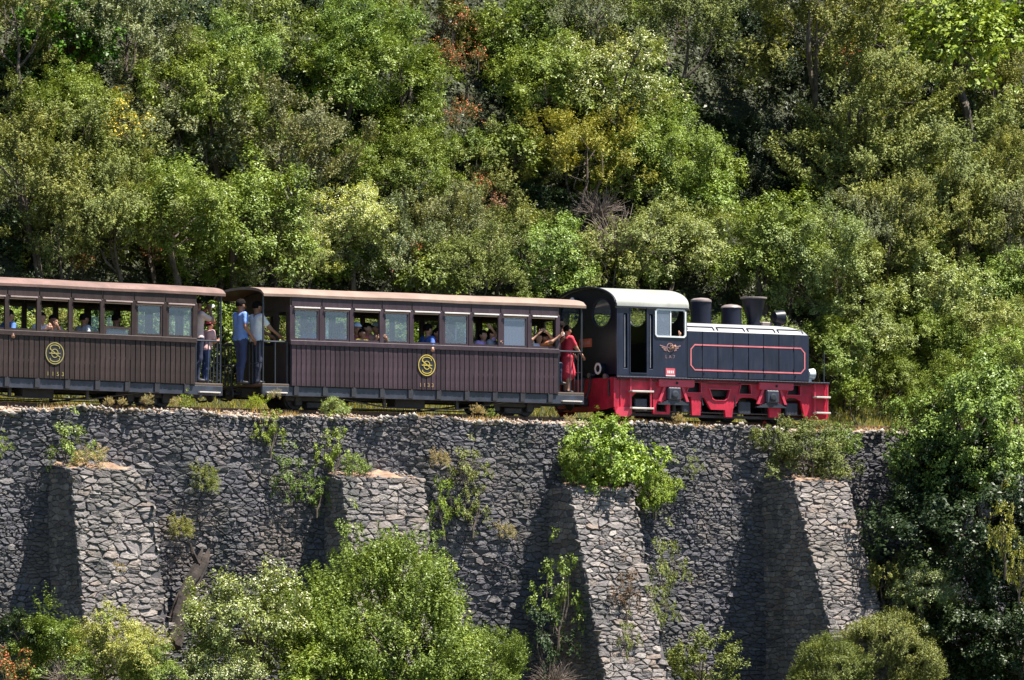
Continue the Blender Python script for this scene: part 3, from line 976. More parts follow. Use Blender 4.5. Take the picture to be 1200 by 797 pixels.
# cab side with door opening, two handrail recesses and the sliding window
slots = [rect(0.17, 0.27, 1.12, 2.30), rect(0.83, 0.93, 1.12, 2.30)]
side_out = rect(0.0, 1.81, 0.94, 2.45)
part(MB().plate(side_out, [rect(0.34, 0.76, 1.04, 2.43), rect(0.99, 1.765, 1.83, 2.41, 0.03)]+slots, -LW, -LW+0.05), 'cab_side', 'loco')
part(MB().plate(side_out, [rect(0.34, 0.76, 1.04, 2.43), rect(0.99, 1.765, 1.83, 2.41, 0.03)], LW-0.05, LW), 'cab_side', 'loco')
for xa, xb in ((0.17, 0.27), (0.83, 0.93)):
    rc = part(MB().box(xa-0.02, xb+0.02, -LW+0.07, -LW+0.09, 1.10, 2.32), 'handrail_recess', 'loco_dark')
    part(MB().tube([((xa+xb)/2, -LW+0.035, 1.15), ((xa+xb)/2, -LW+0.035, 2.27)], 0.015, 8), 'handrail', 'steel', rc)
    part(MB().box(xa, xb, -LW+0.005, -LW+0.06, 1.09, 1.125), 'ledge', 'steel', rc)
dj = MB()
for xx in (0.32, 0.76): dj.box(xx, xx+0.022, -LW-0.012, -LW+0.03, 1.03, 2.43)
dj.box(0.342, 0.76, -LW-0.012, -LW+0.04, 1.015, 1.04)
part(dj, 'door_frame', 'loco')
wf = part(MB().plate(rect(0.975, 1.78, 1.815, 2.425, 0.05), [rect(1.01, 1.745, 1.85, 2.39, 0.03)], -LW-0.02, -LW+0.02), 'cab_window', 'white')
part(MB().box(1.365, 1.395, -LW-0.012, -LW+0.012, 1.852, 2.388), 'mullion', 'white', wf)
part(MB().box(1.012, 1.365, -LW-0.003, -LW+0.003, 1.852, 2.388), 'pane', M['glass_pale'], wf)
# rear and front cab walls under the arch, with round-topped windows
def cab_outline():
    o = [(-LW+0.05, 0.94), (LW-0.05, 0.94), (LW-0.05, 2.47)]
    for i in range(1, 24):
        y = LW-0.05-(2*LW-0.1)*i/24
        o.append((y, cab_arch(y)-0.03))
    o.append((-LW+0.05, 2.47))
    return o
for xw, zc, rz in ((0.0, 2.33, 0.30), (1.76, 2.40, 0.27)):
    wins = [ell(s*0.62, zc, 0.37, rz, 28) for s in (-1, 1)]
    cw = part(MB().plate(cab_outline(), wins, xw, xw+0.05, 'yz'), 'cab_end_wall', 'loco_dark')  # blacker paint puts the end wall's shade into its colour
    for s in (-1, 1):
        part(MB().plate(ell(s*0.62, zc, 0.385, rz+0.015, 28), [ell(s*0.62, zc, 0.36, rz-0.01, 28)], xw-0.012, xw+0.0, 'yz'), 'window_rim', 'loco', cw)
        part(MB().plate(ell(s*0.62, zc, 0.372, rz+0.002, 28), [], xw+0.02, xw+0.026, 'yz'), 'pane', M['glass_clear'], cw)
part(MB().box(0.0, 1.8, -LW+0.04, LW-0.04, 0.95, 1.0), 'cab_floor', 'loco_dark')
part(MB().box(1.2, 1.7, -0.55, 0.55, 1.0, 1.75, 0.03), 'control_desk', 'loco_dark')
# cab roof
rf = MB()
vs, fs = [], []
xs_ = [-0.035, -0.02, 0.6, 1.2, 1.80, 1.84]
ny = 28
for i, x in enumerate(xs_):
    for j in range(ny+1):
        a = math.pi*(1-j/ny)
        y = (LW+0.03)*math.cos(a)
        vs.append((x+(0.05*math.sin(a) if i == 5 else 0), y, 2.45+0.45*math.sin(a)**0.9))
m = ny+1
for i in range(5):
    for j in range(ny): fs.append((i*m+j, i*m+j+1, (i+1)*m+j+1, (i+1)*m+j))
nV = len(vs)
vs += [(x, y*0.975, z-0.035) for x, y, z in vs]
for i in range(5):
    for j in range(ny): fs.append((nV+i*m+j, nV+(i+1)*m+j, nV+(i+1)*m+j+1, nV+i*m+j+1))
    for j in (0, ny): fs.append((i*m+j, (i+1)*m+j, nV+(i+1)*m+j, nV+i*m+j))
for j in range(ny):
    for i in (0, 5): fs.append((i*m+j, i*m+j+1, nV+i*m+j+1, nV+i*m+j))
rf.add(vs, fs)
roof = part(rf, 'cab_roof', 'cab_roof', sm=True)
rim = MB()
pts = [(-0.045, (LW+0.032)*math.cos(math.pi*(1-j/28)), 2.45+0.452*math.sin(math.pi*(1-j/28))**0.9-0.012) for j in range(29)]
rim.tube(pts, 0.028, 8)
part(rim, 'roof_rim', 'loco_dark', roof, True)
part(MB().box(-0.03, 1.82, -LW-0.035, -LW-0.012, 2.425, 2.462, 0.006), 'gutter', 'loco', roof)
# rear fittings
def headlamp(x, y, z, r, s, name='headlamp'):
    h = part(MB().lathe([(r*0.5, s*0.0), (r, -s*0.02), (r, -s*0.10), (r*1.08, -s*0.11), (r*1.08, -s*0.13), (r*0.86, -s*0.13)], (x, y, z), 'x', 20), name, 'loco_dark', sm=True)
    part(MB().lathe([(r*1.0, -s*0.128), (r*1.0, -s*0.142), (r*0.62, -s*0.142), (r*0.62, -s*0.128)], (x, y, z), 'x', 20), 'lamp_ring', 'white', h)
    part(MB().lathe([(r*0.6, -s*0.12), (r*0.5, -s*0.135), (r*0.02, -s*0.142)], (x, y, z), 'x', 16), 'lens', 'loco_dark', h, True)
headlamp(0.0, 0.33, 2.60, 0.10, 1)
headlamp(0.0, -0.67, 1.13, 0.125, 1)
headlamp(0.0, 0.67, 1.13, 0.125, 1)
rp = part(MB().box(-0.015, 0.0, -0.24, 0.24, 1.62, 1.80), 'number_plate', 'plate_rust')
for i in range(5): part(MB().box(-0.019, -0.015, -0.17+i*0.075, -0.13+i*0.075, 1.675, 1.745), 'mark', 'crest', rp)
part(MB().lathe([(0.03, 0), (0.055, -0.05), (0.06, -0.10), (0.02, -0.11)], (0.0, -0.86, 0.96), 'x', 12), 'marker_lamp', 'steel', sm=True)
part(MB().lathe([(0.03, 0), (0.05, -0.05), (0.055, -0.10), (0.02, -0.11)], (0.0, -0.25, 1.0), 'x', 12), 'marker_lamp', 'steel', sm=True)
for yy in (-0.35, -0.1): part(MB().tube([(0.0, yy, 1.02), (-0.12, yy, 0.95), (-0.14, yy, 0.7), (-0.2, yy+0.05, 0.5)], 0.024, 8), 'air_hose', 'under', sm=True)
# rear buffer plate: red, curved lower edge
bo = [(-1.14, 0.93)]+[(-1.14+2.28*i/16, 0.30-0.08*math.sin(math.pi*i/16)) for i in range(17)]+[(1.14, 0.93)]
part(MB().plate(bo, [], -0.04, 0.0, 'yz'), 'buffer_plate', 'red')
part(MB().box(-0.30, -0.04, -0.2, 0.2, 0.34, 0.52, 0.03), 'coupler', 'under')
part(MB().tube([(-0.03, -0.98, 0.52), (-0.07, -0.98, 0.60), (-0.07, -0.98, 0.86), (-0.03, -0.98, 0.92)], 0.02, 8), 'shunter_handle', 'under', sm=True)
# hood
HX0, HX1 = 1.81, 5.02
hp = [(-LW, 0.96), (-LW, 1.97), (-LW+0.02, 1.985), (-LW+0.14, 2.09), (-0.75, 2.16), (-0.35, 2.20), (0, 2.21), (0.35, 2.20), (0.75, 2.16), (LW-0.14, 2.09), (LW-0.02, 1.985), (LW, 1.97), (LW, 0.96)]
def loft(profiles):
    mb = MB()
    n = len(profiles[0][1])
    vs, fs = [], []
    for x, p in profiles: vs += [(x, y, z) for y, z in p]
    for i in range(len(profiles)-1):
        for j in range(n-1): fs.append((i*n+j, i*n+j+1, (i+1)*n+j+1, (i+1)*n+j))
    fs.append(tuple(range(n)))
    fs.append(tuple((len(profiles)-1)*n+j for j in range(n)))
    return mb.add(vs, fs)
low = [(y, min(z, 1.975)) for y, z in hp]
part(MB().box(HX0, HX1-0.02, -LW+0.02, LW-0.02, 0.97, 1.96), 'hood_core', 'loco_dark')
nose = [(y*0.97, z-0.10*max(0, (z-1.9)/0.3)) for y, z in hp]
top_p = [p for p in hp if p[1] > 1.965]
def shrink(p, kx, dz): return [(y*kx, z-dz*max(0, (z-1.95)/0.26)) for y, z in p]
part(loft([(HX0, top_p), (HX1-0.25, top_p), (HX1-0.10, shrink(top_p, 0.995, 0.03)), (HX1-0.02, shrink(top_p, 0.985, 0.09)), (HX1, shrink(top_p, 0.97, 0.2))]), 'hood_top', 'hood_top', sm=True)
pw = (HX1-HX0)/8
for s in (-1, 1):
    for k in range(8):
        xa = HX0+k*pw
        wide = 0.010 if k % 2 == 0 else 0.005
        p = MB().box(xa+wide, xa+pw-0.005, min(s*LW, s*(LW-0.03)), max(s*LW, s*(LW-0.03)), 0.975, 1.968, 0.005)
        po = part(p, 'hood_door', 'loco')
        if k % 2 == 1:
            part(MB().box(xa+0.03, xa+0.05, min(s*LW, s*(LW+0.012)), max(s*LW, s*(LW+0.012)), 1.05, 1.09), 'latch', 'loco_dark', po)
part(MB().box(HX1-0.02, HX1+0.02, -LW+0.03, LW-0.03, 0.96, 1.95, 0.015), 'hood_front', 'loco')
part(MB().box(HX1+0.02, HX1+0.035, -0.6, 0.6, 1.1, 1.8), 'radiator_grille', 'loco_dark')
# top panel outlines: raised dark beading on the sloping hood edge
def slope_pt(x, t):                                   # t 0..1 up the slope on the near edge
    return (x, -LW+0.02+0.12*t-0.010, 1.985+0.105*t+0.010)
for k in range(4):
    xa, xb = HX0+0.03+k*0.80, HX0+0.03+k*0.80+0.70
    if k == 3: xb = HX1-0.14
    bd = MB()
    for a, b in (((xa, .12), (xb, .12)), ((xa, .80), (xb, .80)), ((xa, .12), (xa, .80)), ((xb, .12), (xb, .80))):
        if a[1] == b[1] == .12: continue
        bd.tube([slope_pt(*a), slope_pt(*b)], 0.011, 6)
    part(bd, 'panel_beading', 'loco_dark')
# pink outline along the hood
xa, xb, za, zb_, c = HX0+0.10, HX1-0.12, 1.14, 1.68, 0.10
part(MB().ribbon([(xa+c, za), (xb-c, za), (xb, za+c), (xb, zb_-c), (xb-c, zb_), (xa+c, zb_), (xa, zb_-c), (xa, za+c)], 0.03, -LW-0.002, closed=True), 'outline_stripe', 'outline')
# domes, chimney, bell
def stack(name, x, y, prof, capm=None):
    o = part(MB().lathe(prof, (x, y, 0), 'z', 28), name, 'loco_dark', sm=True)
    if capm: part(MB().lathe(capm, (x, y, 0), 'z', 28), 'cap', 'cap', o, True)
M['cap'] = paint('dusty_cap', (0.20, 0.16, 0.15), 0.5, var=0.25, scale=5)
stack('sand_dome', 3.00, 0.0, [(0.235, 2.15), (0.225, 2.20), (0.225, 2.66), (0.235, 2.665), (0.235, 2.69), (0.22, 2.70)], [(0.232, 2.69), (0.225, 2.73), (0.16, 2.765), (0.02, 2.78)])
stack('steam_dome', 3.80, 0.0, [(0.235, 2.15), (0.222, 2.20), (0.222, 2.56), (0.232, 2.565), (0.232, 2.585), (0.215, 2.59)], [(0.23, 2.585), (0.21, 2.62), (0.14, 2.65), (0.02, 2.665)])
ch = part(MB().lathe([(0.15, 2.15), (0.15, 2.27), (0.135, 2.32), (0.20, 2.52), (0.265, 2.78), (0.285, 2.79), (0.285, 2.83), (0.25, 2.835), (0.24, 2.78), (0.10, 2.4)], (4.39, 0, 0), 'z', 28), 'chimney', 'loco_dark', sm=True)
part(MB().lathe([(0.288, 2.80), (0.295, 2.805), (0.295, 2.83), (0.285, 2.835)], (4.39, 0, 0), 'z', 28), 'rim', 'cap', ch)
part(MB().box(4.52, 4.80, -0.14, 0.14, 2.18, 2.30, 0.02), 'valve_box', 'cap')
bell = part(MB().lathe([(0.05, -0.13), (0.13, -0.11), (0.155, 0.02), (0.165, 0.12), (0.14, 0.13), (0.10, 0.12)], (4.93, -0.15, 2.40), 'x', 20), 'front_lamp', 'loco_dark', sm=True)
part(MB().box(4.86, 5.0, -0.2, -0.1, 2.10, 2.29, 0.01), 'bracket', 'loco_dark', bell)
# running board and red frame with its openings
part(MB().box(-0.02, 5.55, -LW-0.03, LW+0.03, 0.925, 0.955, 0.006), 'running_board', 'loco')
rv = MB()
for i in range(66): rv.box(0.05+i*0.083, 0.075+i*0.083, -LW-0.036, -LW-0.03, 0.93, 0.95)
rv_o = part(rv, 'rivets', 'loco_dark')
rv_o['kind'] = 'stuff'
def PX(px, py):
    p = at(px, py, -1.1)
    return (p[0], p[2])
outer = [(0.0, 0.92), (0.0, 0.25), (0.08, 0.17), (0.36, 0.17), (0.44, 0.30), (0.44, 0.52), (0.56, 0.62), (0.98, 0.62), (1.0, 0.17), (1.42, 0.17), (1.44, 0.42),
         (1.66, 0.42), (1.74, 0.53), (1.84, 0.565), (1.98, 0.565), (2.00, 0.17), (2.22, 0.17), (2.24, 0.565), (2.32, 0.55), (2.50, 0.30), (2.86, 0.30), (2.88, 0.15), (3.05, 0.15), (3.07, 0.33), (3.24, 0.55), (3.34, 0.58),
         (3.60, 0.58), (3.72, 0.54), (3.80, 0.43), (4.02, 0.43), (4.04, 0.17), (4.32, 0.17), (4.34, 0.43), (4.44, 0.55), (4.56, 0.60), (4.74, 0.60), (4.86, 0.54), (4.96, 0.2), (5.06, 0.15), (5.55, 0.15), (5.55, 0.92)]
holes = [[(1.86, 0.66), (2.22, 0.66), (2.22, 0.87), (1.96, 0.87)],
         [(2.46, 0.735), (2.54, 0.54), (2.60, 0.51), (2.84, 0.51), (2.92, 0.56), (2.98, 0.735)],
         [(3.22, 0.66), (3.54, 0.66), (3.52, 0.86), (3.28, 0.86)],
         [(4.48, 0.67), (4.84, 0.67), (4.84, 0.87), (4.58, 0.87)],
         [(1.36, 0.50), (1.64, 0.50), (1.66, 0.80), (1.34, 0.80)],
         [(3.94, 0.52), (4.20, 0.52), (4.22, 0.82), (3.92, 0.82)],
         rect(1.08, 1.34, 0.22, 0.40)]
fy = -1.08
part(MB().plate(outer, holes, fy-0.03, fy+0.03), 'frame_plate', 'red')
part(MB().plate([(x, z) for x, z in outer], holes, -fy-0.03, -fy+0.03), 'frame_plate', 'red')
# raised flanges round the openings
for hgt in holes[:4]:
    cx_ = sum(p[0] for p in hgt)/len(hgt)
    cz_ = sum(p[1] for p in hgt)/len(hgt)
    big = [(cx_+(p[0]-cx_)*1.12, cz_+(p[1]-cz_)*1.14) for p in hgt]
    part(MB().plate(big, [hgt], fy-0.05, fy-0.03), 'frame_flange', 'red_pale')
part(MB().box(0.05, 5.5, -0.95, 0.95, 0.60, 0.92), 'main_frame', 'under')
for xa, xb in ((1.10, 2.02), (3.72, 4.62)):
    cvr = part(MB().plate([(xa+0.03, 0.76), (xb-0.03, 0.76), (xb, 0.79), (xb, 0.915), (xa, 0.915), (xa, 0.79)], [], fy-0.10, fy-0.03), 'spring_cover', 'red_pale')
    part(MB().lathe([(0.03, 0), (0.03, -0.012), (0.005, -0.012)], ((xa+xb)/2, fy-0.10, 0.845), 'y', 10), 'bolt', 'loco_dark', cvr)
for xc in (1.50, 4.07):
    ab = part(MB().box(xc-0.17, xc+0.17, fy-0.12, fy+0.02, 0.47, 0.76, 0.03), 'axle_box', 'sill')
    part(MB().lathe([(0.085, 0), (0.085, -0.02), (0.05, -0.03), (0.01, -0.03)], (xc, fy-0.12, 0.60), 'y', 16), 'axle_cap', 'iron', ab)
    sp = MB()
    for i in range(4): sp.box(xc-0.42+i*0.07, xc+0.36-i*0.05, fy-0.10, fy-0.03, 0.375+i*0.024, 0.397+i*0.024)
    part(sp, 'leaf_spring', 'iron')
    for s in (-1, 1): part(MB().plate([(xc+s*0.20, 0.76), (xc+s*0.26, 0.76), (xc+s*0.40, 0.45), (xc+s*0.33, 0.45)], [], fy-0.07, fy-0.032), 'hanger', 'red_pale')
for xw in (0.72, 1.94, 3.42, 4.66):
    for s in (-1, 1): wheel(Lo, xw, s*0.36, 0.375, 0.29, M['under'])
    part(MB().tube([(xw, -1.0, 0.375), (xw, 1.0, 0.375)], 0.05, 8), 'axle', 'under')
    part(MB().box(xw-0.16, xw+0.16, -1.06, -0.99, 0.22, 0.50, 0.02), 'journal', 'sill')
    part(MB().box(xw-0.36, xw-0.27, -1.0, -0.90, 0.2, 0.5, 0.02), 'brake_shoe', 'under')
part(MB().box(0.3, 5.2, -0.9, -0.84, 0.13, 0.19), 'brake_rod', 'under')
# steps
def steps(xa, xb, zs):
    st = MB()
    for xx in (xa, xb): st.box(xx-0.012, xx+0.012, fy-0.10, fy-0.07, zs[-1]-0.02, 0.92)
    so = part(st, 'ladder', 'red_pale')
    for z in zs: part(MB().box(xa-0.02, xb+0.02, fy-0.19, fy-0.04, z-0.018, z+0.018, 0.005), 'tread', 'tread', so)
steps(0.37, 0.89, (0.64, 0.28))
steps(5.19, 5.53, (0.63, 0.29))
part(MB().box(0.14, 0.155, fy-0.05, fy-0.03, 0.33, 0.92), 'frame_rib', 'red_pale')
part(MB().plate([(0.02, 0.10), (0.34, 0.10), (0.42, 0.17), (0.40, 0.30), (0.06, 0.30), (0.0, 0.2)], [], fy-0.08, fy-0.035), 'guard_plate', 'red_pale')
part(MB().plate([(-1.1, 0.93), (-1.1, 0.2), (1.1, 0.2), (1.1, 0.93)], [], 5.56, 5.60, 'yz'), 'buffer_plate', 'red')
part(MB().box(5.60, 5.82, -0.2, 0.2, 0.34, 0.52, 0.03), 'coupler', 'under')
fl_ = part(MB().lathe([(0.04, -0.06), (0.10, -0.04), (0.12, 0.08), (0.125, 0.10), (0.02, 0.11)], (5.16, -1.0, 1.14), 'x', 18), 'headlamp', 'lens', sm=True)
part(MB().box(5.12, 5.20, -1.04, -0.96, 0.95, 1.04), 'bracket', 'steel', fl_)
fl2 = part(MB().lathe([(0.04, -0.06), (0.10, -0.04), (0.12, 0.08), (0.125, 0.10), (0.02, 0.11)], (5.16, 1.0, 1.14), 'x', 18), 'headlamp', 'lens', sm=True)
part(MB().tube([(5.50, -1.08, 0.95), (5.50, -1.08, 1.62)], 0.012, 6), 'gauge_rod', 'iron')
# crest, lettering and plate on the cab side
cr = part(MB().ribbon(ell(1.37, 1.60, 0.085, 0.09, 24), 0.02, -LW-0.002, closed=True), 'crest', 'crest')
wg = MB()
for s in (-1, 1):
    for i in range(3): wg.ribbon([(1.37+s*0.10, 1.60-i*0.035), (1.37+s*(0.27-i*0.05), 1.645-i*0.045)], 0.022, -LW-0.002-0.001*i)
wg.ribbon([(1.31, 1.60), (1.43, 1.60)], 0.016, -LW-0.004)
wg.ribbon([(1.37, 1.53), (1.37, 1.67)], 0.016, -LW-0.005)
part(wg, 'wings', 'crest', cr)
lettering('L A 7', 0.10, 1.37, -LW-0.003, 1.40, M['crest'], Lo)
pl = part(MB().box(1.25, 1.49, -LW-0.012, -LW, 0.98, 1.155), 'number_plate', 'plate_pink')
part(MB().box(1.25, 1.49, -LW-0.016, -LW-0.012, 0.985, 1.005), 'edge', 'white', pl)
for i in range(4): part(MB().box(1.29+i*0.045, 1.318+i*0.045, -LW-0.015, -LW-0.012, 1.045, 1.105), 'mark', 'white', pl)

# pipes, rods and rivets that break up the locomotive's flanks
part(MB().tube([(0.05, fy-0.06, 0.885), (2.4, fy-0.06, 0.885), (2.45, fy-0.06, 0.86), (3.2, fy-0.06, 0.86), (3.25, fy-0.06, 0.885), (5.1, fy-0.06, 0.885)], 0.013, 6), 'air_pipe', 'iron')
for xs_ in (2.24, 3.10):
    part(MB().tube([(xs_, fy-0.02, 0.60), (xs_+0.03, fy-0.05, 0.40), (xs_-0.04, -0.45, 0.13)], 0.016, 6), 'sand_pipe', 'iron')
for xs_ in (1.0, 2.3, 3.12, 4.95):
    part(MB().tube([(xs_, -0.96, 0.62), (xs_+0.05, -0.96, 0.22)], 0.022, 6), 'brake_hanger', 'under')
part(MB().tube([(0.9, -0.98, 0.24), (4.98, -0.98, 0.24)], 0.016, 6), 'brake_pull_rod', 'iron')
part(MB().box(2.55, 2.90, -1.05, -0.80, 0.36, 0.50, 0.03), 'air_reservoir', 'under')
rvt = MB()
for zz, xa_, xb_, n_ in ((1.0, 0.06, 1.76, 34), (2.435, 0.06, 1.76, 34)):
    for i in range(n_):
        x = xa_+(xb_-xa_)*i/(n_-1)
        rvt.box(x-0.007, x+0.007, -LW-0.005, -LW+0.001, zz-0.007, zz+0.007)
for i in range(28):
    for x in (0.04, 1.79): rvt.box(x-0.007, x+0.007, -LW-0.005, -LW+0.001, 1.03+i*0.05, 1.044+i*0.05)
ro_ = part(rvt, 'cab_rivets', 'loco')
ro_['kind'] = 'stuff'
for k in range(4):
    for zz in (1.15, 1.62):
        part(MB().tube([(HX0+0.40+k*0.80, -LW-0.006, zz), (HX0+0.40+k*0.80, -LW-0.006, zz+0.07)], 0.010, 6), 'hinge', 'loco_dark')

# ---------------------------------------------------------------- vegetation
def leaves(C, Nn, L, W, rg, droop=0.0):
    """rhombic leaves at C with normals Nn, length L, width W"""
    n = len(C)
    Nn = Nn/np.linalg.norm(Nn, axis=1, keepdims=True)
    t = rg.normal(0, 1, (n, 3))
    t[:, 2] -= droop
    t -= Nn*np.sum(t*Nn, 1, keepdims=True)
    t /= np.linalg.norm(t, axis=1, keepdims=True)+1e-9
    b = np.cross(Nn, t)
    L = (L*rg.uniform(0.6, 1.3, n))[:, None]
    W = (W*rg.uniform(0.7, 1.25, n))[:, None]
    V = np.stack([C-t*L*0.5, C+b*W*0.5+Nn*W*0.18-t*L*0.04, C+t*L*0.5-Nn*L*0.12, C-b*W*0.5+Nn*W*0.18-t*L*0.04], 1)
    return V.reshape(-1, 3), np.arange(n*4, dtype=np.int32).reshape(-1, 4)
def unit(rg, n):
    v = rg.normal(0, 1, (n, 3))
    return v/np.linalg.norm(v, axis=1, keepdims=True)
def sprig_leaves(C, D, per, rg, ln, L, W):
    """upright feathery sprays: leaves set along short stems from C in direction D"""
    n = len(C)
    t = rg.uniform(0, 1, (n, per, 1))
    P = C[:, None]+D[:, None]*t*ln+rg.normal(0, 0.018, (n, per, 3))
    Nn = unit(rg, n*per).reshape(n, per, 3)*0.6+D[:, None]*0.5+np.array([0, 0, 0.4])
    return P.reshape(-1, 3), Nn.reshape(-1, 3)

PROTO = {}
def crown_proto(key, seed, r, rz=1.0, kind='broad', clumps=70, per=170, cr=0.30, L=0.10, W=0.05, shell=(0.55, 1.0), lift=0.0, trunk=True, mat='leaf', stem=0.9, flower=None, low=-0.6, nst=1, lobes=0.22, root=0.5):
    """crown of leaf clumps around (0,0,h); the thing's origin is the foot of its trunk"""
    rg = np.random.default_rng(seed)
    h = stem*r
    ph = rg.uniform(0, 6.28, 6)
    d = unit(rg, clumps*3)
    d = d[d[:, 2] > low][:clumps]
    n = len(d)
    lob = 1+lobes*np.sin(d[:, 0]*4+ph[0])*np.sin(d[:, 1]*4+ph[1])+lobes*np.sin(d[:, 2]*5+ph[2]+d[:, 0]*3)+rg.normal(0, 0.05, n)
    rad = r*lob*rg.uniform(shell[0], shell[1], n)**0.6
    cc = d*rad[:, None]
    cc[:, 2] *= rz
    cc[:, 2] += h
    csz = cr*r*rg.uniform(0.6, 1.35, n)
    ctone = rg.uniform(0, 1, n)
    Vs, vv = [], []
    idx = np.repeat(np.arange(n), per)
    u = unit(rg, n*per)
    out = d[idx]
    if kind == 'broad':
        q = 9                                        # leafy twigs of nine leaves fanning out of every clump
        m = max(1, per//q)
        i2 = np.repeat(np.arange(n), m)
        u2 = unit(rg, n*m)
        D = u2*0.75+d[i2]*0.45+np.array([0, 0, 0.40])+rg.normal(0, 0.25, (n*m, 3))
        D /= np.linalg.norm(D, axis=1, keepdims=True)
        ln = (csz[i2]*rg.uniform(0.5, 1.45, n*m))[:, None, None]
        base = cc[i2]+rg.normal(0, 0.22, (n*m, 3))*csz[i2][:, None]
        t = (rg.uniform(0.25, 1, (n*m, q, 1)))**0.7
        P = base[:, None]+D[:, None]*t*ln+rg.normal(0, 0.45, (n*m, q, 3))*L
        Nn = D[:, None]*0.7+np.array([0, -0.0, 0.55])+rg.normal(0, 0.26, (n*m, q, 3))
        P, Nn = P.reshape(-1, 3), Nn.reshape(-1, 3)
        tone = np.repeat(np.clip(ctone[i2]*0.6+0.4*rg.uniform(0, 1, n*m), 0, 1), q)
    elif kind == 'heath':
        m = max(1, per//14)
        i2 = np.repeat(np.arange(n), m)
        u2 = unit(rg, n*m)
        base = cc[i2]+u2*(rg.uniform(0.1, 0.9, n*m)*csz[i2])[:, None]
        D = d[i2]*0.55+u2*0.45+np.array([0, 0, 0.75])+rg.normal(0, 0.2, (n*m, 3))
        D /= np.linalg.norm(D, axis=1, keepdims=True)
        P, Nn = sprig_leaves(base, D, 14, rg, 0.22*max(r, 0.6), L, W)
        tone = np.repeat(ctone[i2], 14)
    V, Q = leaves(P, Nn, L, W, rg)
    tone = np.clip(0.45*tone+0.55*rg.uniform(0, 1, len(tone)), 0, 1)
    me = np_mesh('crown_'+key, V, Q, {'v': tone})
    me.materials.append(M[mat])
    tm = None
    if trunk:
        tb = MB()
        for q in range(nst):
            lean = Vector((rg.normal(0, 0.12)*r, rg.normal(0, 0.12)*r, 0))*(1+0.8*(nst > 1))
            tr = 0.055*r/(nst**0.5)
            foot = Vector((rg.normal(0, 0.04), rg.normal(0, 0.04), -root))
            base = Vector((foot.x*0.5, foot.y*0.5, -0.2))
            top = Vector((0, 0, h+0.25*r*rz))+lean*2
            mid = (base+top)/2+lean
            tb.tube([foot, base, base.lerp(mid, 0.5)+lean*0.3, mid, mid.lerp(top, 0.6), top], [tr*1.35, tr*1.15, tr, tr*0.85, tr*0.6, tr*0.25], 7)
            for j in range(int(11/nst)):
                k = rg.integers(0, n)
                s0 = base.lerp(top, rg.uniform(0.35, 0.85))
                e0 = Vector(cc[k])
                mm = s0.lerp(e0, 0.5)+Vector((0, 0, 0.12*r))
                tb.tube([s0, mm, e0], [tr*0.45, tr*0.3, tr*0.1], 5, cap=False)
        tm = tb.mesh('trunk_'+key, True)
        tm.materials.append(M['bark'])
    fm = None
    if flower:
        fmat, cnt, fl, up = flower
        k = rg.integers(0, n, cnt)
        keep = (d[k, 2] > up)
        k = k[keep]
        uf = unit(rg, len(k))
        uf[:, 2] = np.abs(uf[:, 2])
        P = cc[k]+uf*csz[k][:, None]*rg.uniform(0.75, 1.12, len(k))[:, None]
        V, Q = leaves(P, uf+np.array([0, 0, .5])+rg.normal(0, .5, (len(k), 3)), fl, fl*0.6, rg)
        fm = np_mesh('flowers_'+key, V, Q)
        fm.materials.append(M[fmat])
    PROTO[key] = dict(crown=me, trunk=tm, flowers=fm, r=r, h=h, rz=rz)

crown_proto('broad', 11, 1.4, 0.9, clumps=95, per=290, cr=0.23, L=0.070, W=0.036, root=3.6)
crown_proto('broad2', 12, 1.4, 1.0, clumps=70, per=340, cr=0.27, L=0.075, W=0.038, lobes=0.34, root=3.6)
crown_proto('gloss', 13, 1.3, 1.05, clumps=80, per=240, cr=0.25, L=0.085, W=0.038, mat='leaf_gloss', lobes=0.28, root=3.4)
crown_proto('heath', 14, 1.4, 0.95, 'heath', clumps=80, per=300, cr=0.20, L=0.08, W=0.032, mat='needle', nst=3, lobes=0.3, root=3.6)
crown_proto('heath2', 15, 1.4, 1.1, 'heath', clumps=75, per=310, cr=0.21, L=0.085, W=0.034, mat='needle', nst=3, lobes=0.35, root=3.6)
crown_proto('small', 16, 0.7, 0.9, clumps=42, per=120, cr=0.30, L=0.075, W=0.038, nst=3)
crown_proto('small_heath', 17, 0.7, 1.0, 'heath', clumps=40, per=168, cr=0.28, L=0.07, W=0.028, mat='needle', nst=3)
crown_proto('dense', 18, 2.1, 0.95, clumps=170, per=230, cr=0.17, L=0.105, W=0.06, mat='leaf_gloss', root=3.0)
crown_proto('maple', 19, 1.9, 0.9, clumps=110, per=42, cr=0.25, L=0.17, W=0.14, shell=(0.2, 1.0), lobes=0.3, root=3.5)
crown_proto('pale', 20, 1.3, 0.95, clumps=110, per=170, cr=0.20, L=0.075, W=0.034, flower=('flower_pale', 4600, 0.05, -0.3), lobes=0.3, root=3.4)
crown_proto('broom', 21, 0.55, 1.1, 'heath', clumps=30, per=112, cr=0.3, L=0.05, W=0.018, mat='needle', nst=3, flower=('flower_yellow', 330, 0.06, -0.6), root=2.6)
crown_proto('rusty', 22, 0.7, 1.0, 'heath', clumps=36, per=112, cr=0.35, L=0.055, W=0.02, mat='needle', nst=3, flower=('flower_rust', 420, 0.075, -0.5), root=1.6)
crown_proto('vine', 23, 0.7, 1.2, clumps=34, per=46, cr=0.24, L=0.07, W=0.045, shell=(0.1, 1.0), low=-1, stem=0.7, nst=3, lobes=0.35)
crown_proto('ivy', 24, 0.9, 0.7, clumps=110, per=130, cr=0.20, L=0.065, W=0.045, low=-1, stem=0.5, nst=2, lobes=0.3, mat='leaf_gloss')
